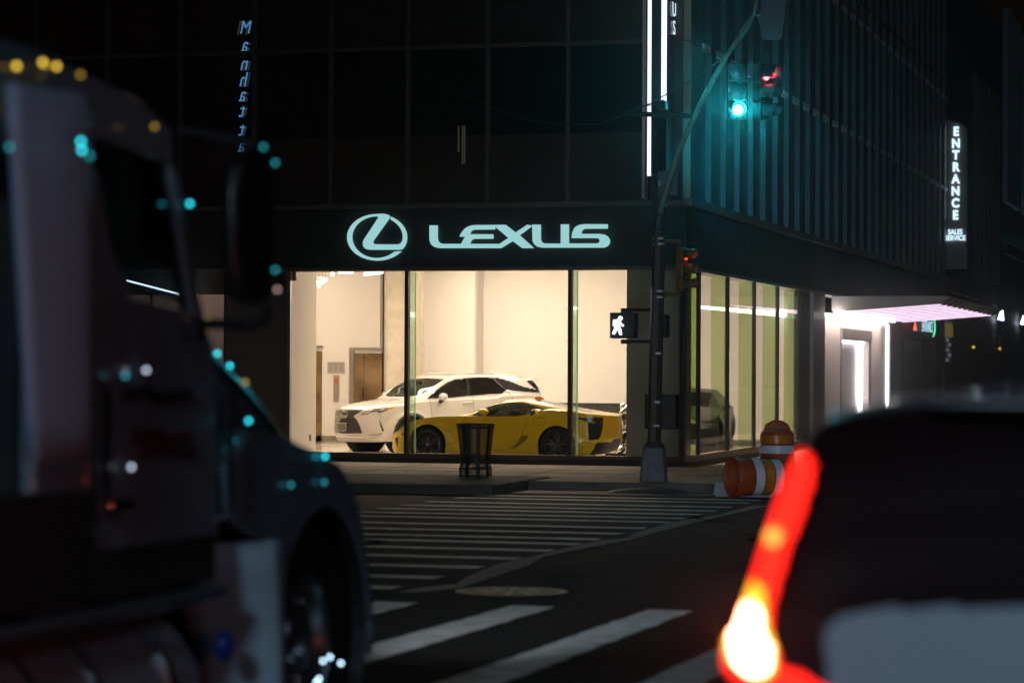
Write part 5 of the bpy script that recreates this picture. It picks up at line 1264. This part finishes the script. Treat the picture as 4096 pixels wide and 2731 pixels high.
# ------------------------------------------------------------------ truck
def truck():
    XT = -3.8; root = thing('white_truck', (-4.9, 9, road_z(9)), 'white bonneted lorry cab at the left with round wheel arch and tall mirror', 'truck')
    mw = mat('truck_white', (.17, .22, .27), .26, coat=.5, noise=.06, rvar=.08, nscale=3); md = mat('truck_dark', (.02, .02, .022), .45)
    D = lambda x, y: (x*4096/2352, y*4096/2352)
    def T(x, y, X=XT): p = onX(*D(x, y), X); return (p.y, p.z)
    def ex(name, yz, x0, x1, m, parent=root, bev=.03, **k): return MB().extrude([(x0, y, z) for y, z in yz], (x1-x0, 0, 0)).build(name, m, parent, bevel=bev, **k)
    # shell pieces of the cab: side panels with window openings
    roofl = [T(0, 140), T(90, 136), T(150, 148), T(210, 172), T(290, 212), T(360, 262), T(398, 300)]
    wTL, wTR, wBR, wBL = (8.29, 2.70), (8.93, 2.66), (9.20, 2.14), (8.52, 2.20)
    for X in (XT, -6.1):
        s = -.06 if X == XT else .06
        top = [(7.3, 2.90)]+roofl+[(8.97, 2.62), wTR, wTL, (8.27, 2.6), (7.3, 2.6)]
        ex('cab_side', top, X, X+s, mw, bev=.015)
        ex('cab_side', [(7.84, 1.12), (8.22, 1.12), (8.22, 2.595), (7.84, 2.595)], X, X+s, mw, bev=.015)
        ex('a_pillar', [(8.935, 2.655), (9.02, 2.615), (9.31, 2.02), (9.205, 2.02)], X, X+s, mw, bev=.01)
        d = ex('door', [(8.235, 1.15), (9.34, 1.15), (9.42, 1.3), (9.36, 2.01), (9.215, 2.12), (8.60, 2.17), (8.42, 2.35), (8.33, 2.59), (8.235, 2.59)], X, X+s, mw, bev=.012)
        if X == XT:
            bx('door_handle', (X+.001, 8.36, 1.42), (X+.035, 8.56, 1.47), m_chrome, d, bevel=.008)
        ex('door_window', [(8.24, 2.6), (8.28, 2.70), (8.93, 2.66), (9.2, 2.14), (8.6, 2.18), (8.43, 2.36), (8.34, 2.6)], X+s*.4, X+s*.5, pane('truck_glass', (.5, .55, .6), .06), bev=0)
    # roof (curved) and windscreen, rear wall, dash
    prof = [(7.3, 2.90)]+roofl
    rows = []
    for y, z in prof:
        rows.append([(XT-.0-2.3*u/16, y+.0, z+.16*math.sin(math.pi*u/16)**.5) for u in range(17)])
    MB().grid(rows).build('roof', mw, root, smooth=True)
    rows = []
    for y, z in ((8.99, 2.66), (9.14, 2.36), (9.33, 2.04)):
        rows.append([(XT-.03-2.24*u/12, y+.22*math.sin(math.pi*u/12), z+(.12*math.sin(math.pi*u/12)**.5 if z > 2.6 else 0)) for u in range(13)])
    MB().grid(rows).build('windscreen', pane('truck_glass', (.5, .55, .6), .06), root, smooth=True)
    bx('rear_wall', (XT-.07, 7.84, 1.12), (-6.03, 7.89, 2.89), md, root)
    bx('dashboard', (XT-.1, 8.95, 1.6), (-6.0, 9.4, 2.10), md, root, bevel=.05); bx('cab_floor', (XT-.07, 7.9, 1.12), (-6.03, 9.4, 1.2), md, root)
    b = MB()
    for x in (-4.3, -5.5): b.box((x-.25, 7.95, 1.2), (x+.25, 8.4, 1.5)); b.box((x-.22, 7.92, 1.5), (x+.22, 8.05, 2.2))
    b.build('seats', md, root, bevel=.05)
    MB().tube([(-4.35+.22*math.cos(a)-1.1, 8.72+.1*math.sin(a), 1.95+.18*math.sin(a)) for a in [i*math.pi/10 for i in range(21)]], .018, 6, cap=False).build('steering_wheel', md, root)
    # side fairing, the pale upright: street-lit brightness put into a lighter colour
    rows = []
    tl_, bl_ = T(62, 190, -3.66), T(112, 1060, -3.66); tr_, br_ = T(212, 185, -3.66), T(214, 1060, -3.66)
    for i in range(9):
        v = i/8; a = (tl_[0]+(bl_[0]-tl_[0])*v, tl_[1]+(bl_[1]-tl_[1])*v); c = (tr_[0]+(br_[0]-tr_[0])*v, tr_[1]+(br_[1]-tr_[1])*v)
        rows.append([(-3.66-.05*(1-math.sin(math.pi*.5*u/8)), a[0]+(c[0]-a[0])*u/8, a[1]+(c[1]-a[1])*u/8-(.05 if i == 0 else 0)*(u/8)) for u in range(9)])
    o = MB().grid(rows).build('side_fairing', mat('truck_fairing_lit', (.27, .35, .45), .4, noise=.05), root, smooth=True); sm = o.modifiers.new('s', 'SOLIDIFY'); sm.thickness = .03
    # hood and fender
    XH = -4.12
    hood = [T(470, 775, XH), T(500, 805, XH), T(535, 842, XH), T(575, 880, XH), T(610, 925, XH), T(635, 965, XH), T(652, 1005, XH)]
    rows = []
    for i, (y, z) in enumerate(hood):
        n = 20; taper = .04*i
        rows.append([(XH-taper*.6-(1.66-taper*1.2)*u/n, y+.35*math.sin(math.pi*u/n)*(i/6)**1.5, z+.17*math.sin(math.pi*u/n)**.6*(1-.5*(i/6))) for u in range(n+1)])
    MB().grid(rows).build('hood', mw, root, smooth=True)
    bx('engine_bay', (XH-.05, 9.45, .8), (XH-1.5, 10.1, 1.26), md, root); ex('hood_side', hood+[(hood[-1][0]+.05, 1.27), (hood[0][0], 1.27)], XH-.01, XH-1.6, mw, bev=.03)
    bx('grille', (XH-.25, hood[-1][0]+.06, .75), (XH-1.35, hood[-1][0]+.40, 1.45), m_chrome, root, bevel=.05)
    fy = [T(648, 1004), T(690, 1025), T(725, 1042), T(765, 1062), T(790, 1090), T(806, 1130), T(820, 1190), T(832, 1260), T(843, 1340), T(850, 1440), T(846, 1500)]
    wc = (10.56, .78); Ra = .56
    arch = [(wc[0]+Ra*math.cos(a), wc[1]+Ra*math.sin(a)) for a in [rad(-12+i*11) for i in range(0, 18)]]
    arch = [p for p in arch if p[0] > wc[0]-Ra*1.01]
    left = [(10.02, 1.22), (9.70, 1.28), (9.50, 1.36), (9.44, 1.55), (9.75, 1.68)]
    poly = left+fy+arch
    for x0, x1 in ((XT+.02, XT-.42), (-5.75, -6.17)):
        o = ex('fender', poly, x0, x1, mw, bev=.05)
    for x0 in (XT+.015, -6.16): 
        MB().lathe([(Ra-.012, 0), (Ra-.012, -.40), (0.1, -.40)], (x0-.0 if x0 > -5 else x0+.42, *wc), axis='x', n=36).build('wheel_housing', md, root)
    # fender rear skirt and step
    rows = []
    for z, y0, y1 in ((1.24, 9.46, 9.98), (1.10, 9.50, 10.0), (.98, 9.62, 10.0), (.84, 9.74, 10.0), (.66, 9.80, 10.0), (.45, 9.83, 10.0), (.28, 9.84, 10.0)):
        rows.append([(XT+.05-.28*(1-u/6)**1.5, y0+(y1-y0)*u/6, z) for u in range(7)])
    o = MB().grid(rows).build('mud_skirt', mat('skirt_lit_blue', (.50, .72, .82), .35, coat=.3), root, smooth=True); sm = o.modifiers.new('s', 'SOLIDIFY'); sm.thickness = .03  # paler and bluer than the cab: its lit look is in the colour
    bx('step', (XT+.05, 7.2, 1.05), (XT-.35, 9.42, 1.11), mat('step_metal', (.30, .34, .40), .3, .8), root, bevel=.03); bx('step_box', (XT+.02, 7.3, 1.13), (XT-.3, 8.3, 1.52), md, root, bevel=.03); bx('side_skirt', (XT+.012, 8.31, 1.125), (XT-.05, 9.36, 1.30), md, root, bevel=.01)
    b = MB().lathe([(0, 7.0), (.28, 7.0), (.33, 7.05), (.33, 9.25), (.28, 9.3), (0, 9.3)], (XT-.33, 0, .70), axis='y', n=36); b.build('fuel_tank', mat('tank_chrome', (.55, .62, .68), .28, .6, rvar=.12), root, smooth=True)
    for y in (7.9, 8.35, 8.95): MB().lathe([(.332, y), (.345, y), (.345, y+.05), (.332, y+.05)], (XT-.33, 0, .70), axis='y', n=36).build('tank_strap', m_chrome, root)
    p = T(525, 1482, XT+.02); MB().ball((XT+.0, p[0], p[1]), .058, 12, (.6, .8, 1)).build('blue_cap', mat('blue_cap', (.008, .04, .30), .35), root, smooth=True)
    # faded marks on the door and grab rails
    for pts, m_ in (([(280, 905), (330, 898), (360, 915), (430, 905)], mat('mark_black', (.01, .01, .01), .6)), ([(300, 1005), (350, 995), (385, 1012), (430, 1000)], mat('mark_red', (.09, .012, .01), .6)), ([(320, 1035), (390, 1030), (440, 1040)], mat('mark_red', (.09, .012, .01), .6)), ([(150, 960), (152, 1040)], md)):
        q = [T(x, y) for x, y in pts]; MB().tube([(XT+.004, y, z) for y, z in q], .022, 6).build('door_marking', m_, root)
    for yy in (8.26, 9.38): MB().tube([(XT+.0, yy, 1.35), (XT+.06, yy, 1.38), (XT+.06, yy, 1.85), (XT, yy, 1.88)], .014, 8).build('grab_rail', m_chrome, root)
    MB().tube([(XH+.002, y, z-.06) for y, z in hood], .012, 6).build('hood_crease', mat('crease_dark', (.05, .05, .055), .4), root)
    # wheel
    e = bpy.data.objects.new('wheel', None); link(e, root); e.location = Vector((XT-.18, *wc))-origin(root); c = Vector((XT-.18, *wc))
    MB().lathe([(.30, -.13), (.46, -.14), (.49, -.11), (.50, -.07), (.50, .07), (.49, .11), (.46, .14), (.30, .13)], c, axis='x', n=48).build('tyre', m_tyre, e, smooth=True)
    MB().lathe([(.30, .12), (.28, .10), (.26, .0), (.17, -.02), (.15, .06), (.11, .10), (0, .11)], c, axis='x', n=40).build('rim', mat('truck_rim', (.22, .24, .26), .3, .8), e, smooth=True)
    for k in range(10):
        a = 2*math.pi*k/10+.2; MB().ball(c+Vector((.02, .205*math.cos(a), .205*math.sin(a))), .022, 8, (1.6, 1, 1)).build('wheel_nut', m_chrome, e, smooth=True)
    for w, nm in ((2.2, 'rear_wheel'), (-1.4, 'rear_wheel')):
        for X in (XT-.2, -5.95): c2 = Vector((X, w+.0, road_z(w)+.5)); MB().lathe([(0, .1), (.26, .1), (.30, .13), (.46, .14), (.50, .1), (.50, -.3), (.3, -.3), (0, -.3)] if X > -5 else [(0, -.1), (.26, -.1), (.30, -.13), (.46, -.14), (.50, -.1), (.50, .3), (.3, .3), (0, .3)], c2, axis='x', n=36).build(nm, m_tyre, root, smooth=True)
    MB().lathe([(0, .1), (.26, .1), (.30, .13), (.46, .14), (.50, .1), (.50, -.1), (.3, -.13), (0, -.1)], Vector((-5.95, *wc)), axis='x', n=36).build('wheel', m_tyre, root, smooth=True)
    # chassis, body box behind the cab
    bx('chassis', (-4.5, -3, .75), (-5.4, 10.6, .95), md, root); bx('bumper', (XT-.1, 11.15, .55), (-6.05, 11.35, .85), m_chrome, root, bevel=.04)
    bx('cargo_box', (XT-.02, -4.0, 1.3), (-6.2, 6.9, 3.9), mat('box_side', (.30, .30, .31), .5, noise=.06), root, bevel=.04)
    # mirror
    XM = -3.52
    q = [T(556, 372, XM), T(575, 345, XM), T(606, 338, XM), T(626, 352, XM), T(634, 400, XM), T(632, 620, XM), T(626, 690, XM), T(596, 706, XM), T(562, 690, XM), T(548, 600, XM), T(548, 450, XM)]
    cy = sum(p[0] for p in q)/len(q)
    mo = MB().extrude([(XM, p[0], p[1]) for p in q], (-.07, 0, 0)).build('mirror', mat('mirror_shell', (.012, .012, .014), .35), root, bevel=.03)
    a1, a2, a3 = T(618, 705, XM), T(600, 742, XM+.0), T(470, 742, XT+.02); MB().tube([(XM, a1[0], a1[1]), (XM, a2[0]+.03, a2[1]+.01), (XM-.04, a2[0]-.02, a2[1]-.01), (XT, a3[0], a3[1])], .022, 8).build('mirror_arm', md, mo)
    a1, a2 = T(590, 345, XM), T(425, 300, XT); MB().tube([(XM, a1[0], a1[1]+.02), (XT-.02, a2[0], a2[1])], .018, 8).build('mirror_arm', md, mo)
    # amber marker lamps; the other glowing dots imitate glints off the bodywork
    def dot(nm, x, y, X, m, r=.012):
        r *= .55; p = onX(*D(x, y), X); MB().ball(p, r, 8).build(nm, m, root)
    am = glow('amber_marker', (.80, .52, .05), 3.2); am2 = glow('amber_marker_dim', (.45, .28, .03), 1.4); cy_ = glow('teal_glint', (.02, .60, .72), 5.5); cy2 = glow('teal_glint_dim', (.02, .30, .36), 2.4); wh = glow('pale_glint', (.55, .65, .80), 3); wm = glow('warm_glint', (.8, .55, .5), 1.3)
    for x, y, m in ((38, 152, am), (98, 144, am), (106, 150, am2), (130, 153, am), (185, 172, am2), (355, 291, am2), (70, 225, glow('beige_marker', (.55, .42, .22), 2.5)), (52, 242, glow('beige_marker', (.55, .42, .22), 2.5)), (78, 252, glow('beige_marker', (.55, .42, .22), 2.5))): dot('marker_or_glint', x, y, XT+.07, m, .015)
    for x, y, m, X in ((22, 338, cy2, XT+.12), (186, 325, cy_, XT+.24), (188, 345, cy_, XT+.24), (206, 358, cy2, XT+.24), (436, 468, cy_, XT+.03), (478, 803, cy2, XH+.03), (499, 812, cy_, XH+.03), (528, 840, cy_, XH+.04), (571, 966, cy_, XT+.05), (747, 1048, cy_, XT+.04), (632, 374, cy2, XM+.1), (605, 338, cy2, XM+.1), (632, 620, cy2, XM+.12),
                      (336, 850, wh, XT+.04), (288, 862, cy2, XT+.04), (302, 1072, wh, XT+.04), (745, 1107, cy2, XT+.04), (668, 1113, cy2, XT+.04), (637, 665, wm, XM+.12)): dot('marker_or_glint', x, y, X, m, .013)
    for x, y in ((563, 878), (478, 732)): dot('marker_or_glint', x, y, XT+.04, glow('gold_glint', (.5, .38, .08), 2.4), .012)
    for x, y in ((758, 1508), (742, 1517), (783, 1522), (733, 1558), (727, 1566)): dot('hub_glint', x, y, XT+.02, glow('hub_pale', (.45, .7, .85), 8), .012)  # glowing dots for the glints of the wheel nuts
truck()
# lit bar seen through the lorry's windows, inside the left showroom bay
a, b = onY(507, 1122, Y0-.5), onY(716, 1176, Y0-.5)
t = thing('wall_light_bar', (a+b)/2, 'thin slanting white light bar on the facade seen through the lorry window', 'light')
MB().tube([a, b], .018, 6).build('light_bar', glow('bar_cool', (.9, .95, 1), 8), t)
a, b = onY(645, 1263, Y0-.5), onY(730, 1264, Y0-.5)
t = thing('wall_light_bar', (a+b)/2, 'short level white light bar on the facade below the slanting one', 'light')
MB().tube([a, b], .014, 6).build('light_bar', glow('bar_cool', (.9, .95, 1), 8), t)

# ------------------------------------------------------------------ unseen street lamp behind the viewer, and added halo spot
t = thing('unseen_street_lamp', (4.6, -9, road_z(-9)), 'tall street lamp with a cool white head added unseen behind the viewer', 'street lamp')  # unseen lamp added for the blue-white light on truck and near crossing
MB().tube([(4.6, -9, .4), (4.6, -9, 6.4), (4.2, -8.9, 6.9), (-1.4, -8.5, 7.1)], [.1, .07, .05, .04], 12).build('pole', m_pole, t)
bx('unseen_lamp_head', (-2.1, -8.65, 7.02), (-1.35, -8.35, 7.14), m_alu, t, bevel=.03); bx('lens', (-2.05, -8.6, 7.0), (-1.5, -8.4, 7.018), glow('unseen_street_lens', (.75, .88, 1), 20), t)
ld = bpy.data.lights.new('unseen_street_lamp_light', 'SPOT'); ld.energy = 2100; ld.color = (.56, .78, 1); ld.spot_size = rad(150); ld.spot_blend = .6; ld.shadow_soft_size = .9
lo = bpy.data.objects.new('unseen_street_lamp_light', ld); link(lo, t); lo.location = Vector((-1.5, -8.5, 6.9))-origin(t); lo.rotation_euler = (rad(40), 0, rad(4))
ld = bpy.data.lights.new('green_halo_spot', 'SPOT'); ld.energy = 1250; ld.color = (.005, .56, .80); ld.shadow_soft_size = .12; ld.spot_size = rad(30); ld.spot_blend = 1  # added spot throws the signal's lens halo onto the wall behind
lo = bpy.data.objects.new('green_halo_spot', ld); link(lo); lo.location = gc+Vector((.18, .25, -.55))
lo.rotation_euler = (Vector((X0, 51.6, 5.9))-lo.location).to_track_quat('-Z', 'Y').to_euler()
for nm, x, y, z, aim, e in (('suv_headlight', -.85, 9.85, 1.0, (-4.5, 42, .7), 1500), ('suv_headlight', .45, 9.85, 1.0, (-3.5, 42, .7), 1500), ('truck_headlight', -4.15, 11.5, 1.2, (-8.0, 42, .8), 1500)):
    ld = bpy.data.lights.new(nm, 'SPOT'); ld.energy = e; ld.color = (.72, .86, 1); ld.spot_size = rad(36); ld.spot_blend = 1; ld.shadow_soft_size = .06
    lo = bpy.data.objects.new(nm, ld); link(lo); lo.location = (x, y, z); lo.rotation_euler = (Vector(aim)-lo.location).to_track_quat('-Z', 'Y').to_euler()
# ------------------------------------------------------------------ thin scattering volume added for the lens bloom round the bright lamps
hz = MB().box((-170, -60, -1.5), (170, 330, 22)).build('bloom_haze', m_black)
hm = bpy.data.materials.new('bloom_haze'); hm.use_nodes = True; n = hm.node_tree; n.nodes.remove(n.nodes['Principled BSDF'])
v = n.nodes.new('ShaderNodeVolumePrincipled'); v.inputs['Color'].default_value = (.95, .95, .95, 1); v.inputs['Density'].default_value = .0015; v.inputs['Anisotropy'].default_value = .97
n.links.new(v.outputs[0], n.nodes['Material Output'].inputs['Volume']); hz.data.materials.clear(); hz.data.materials.append(hm); hz['kind'] = 'stuff'
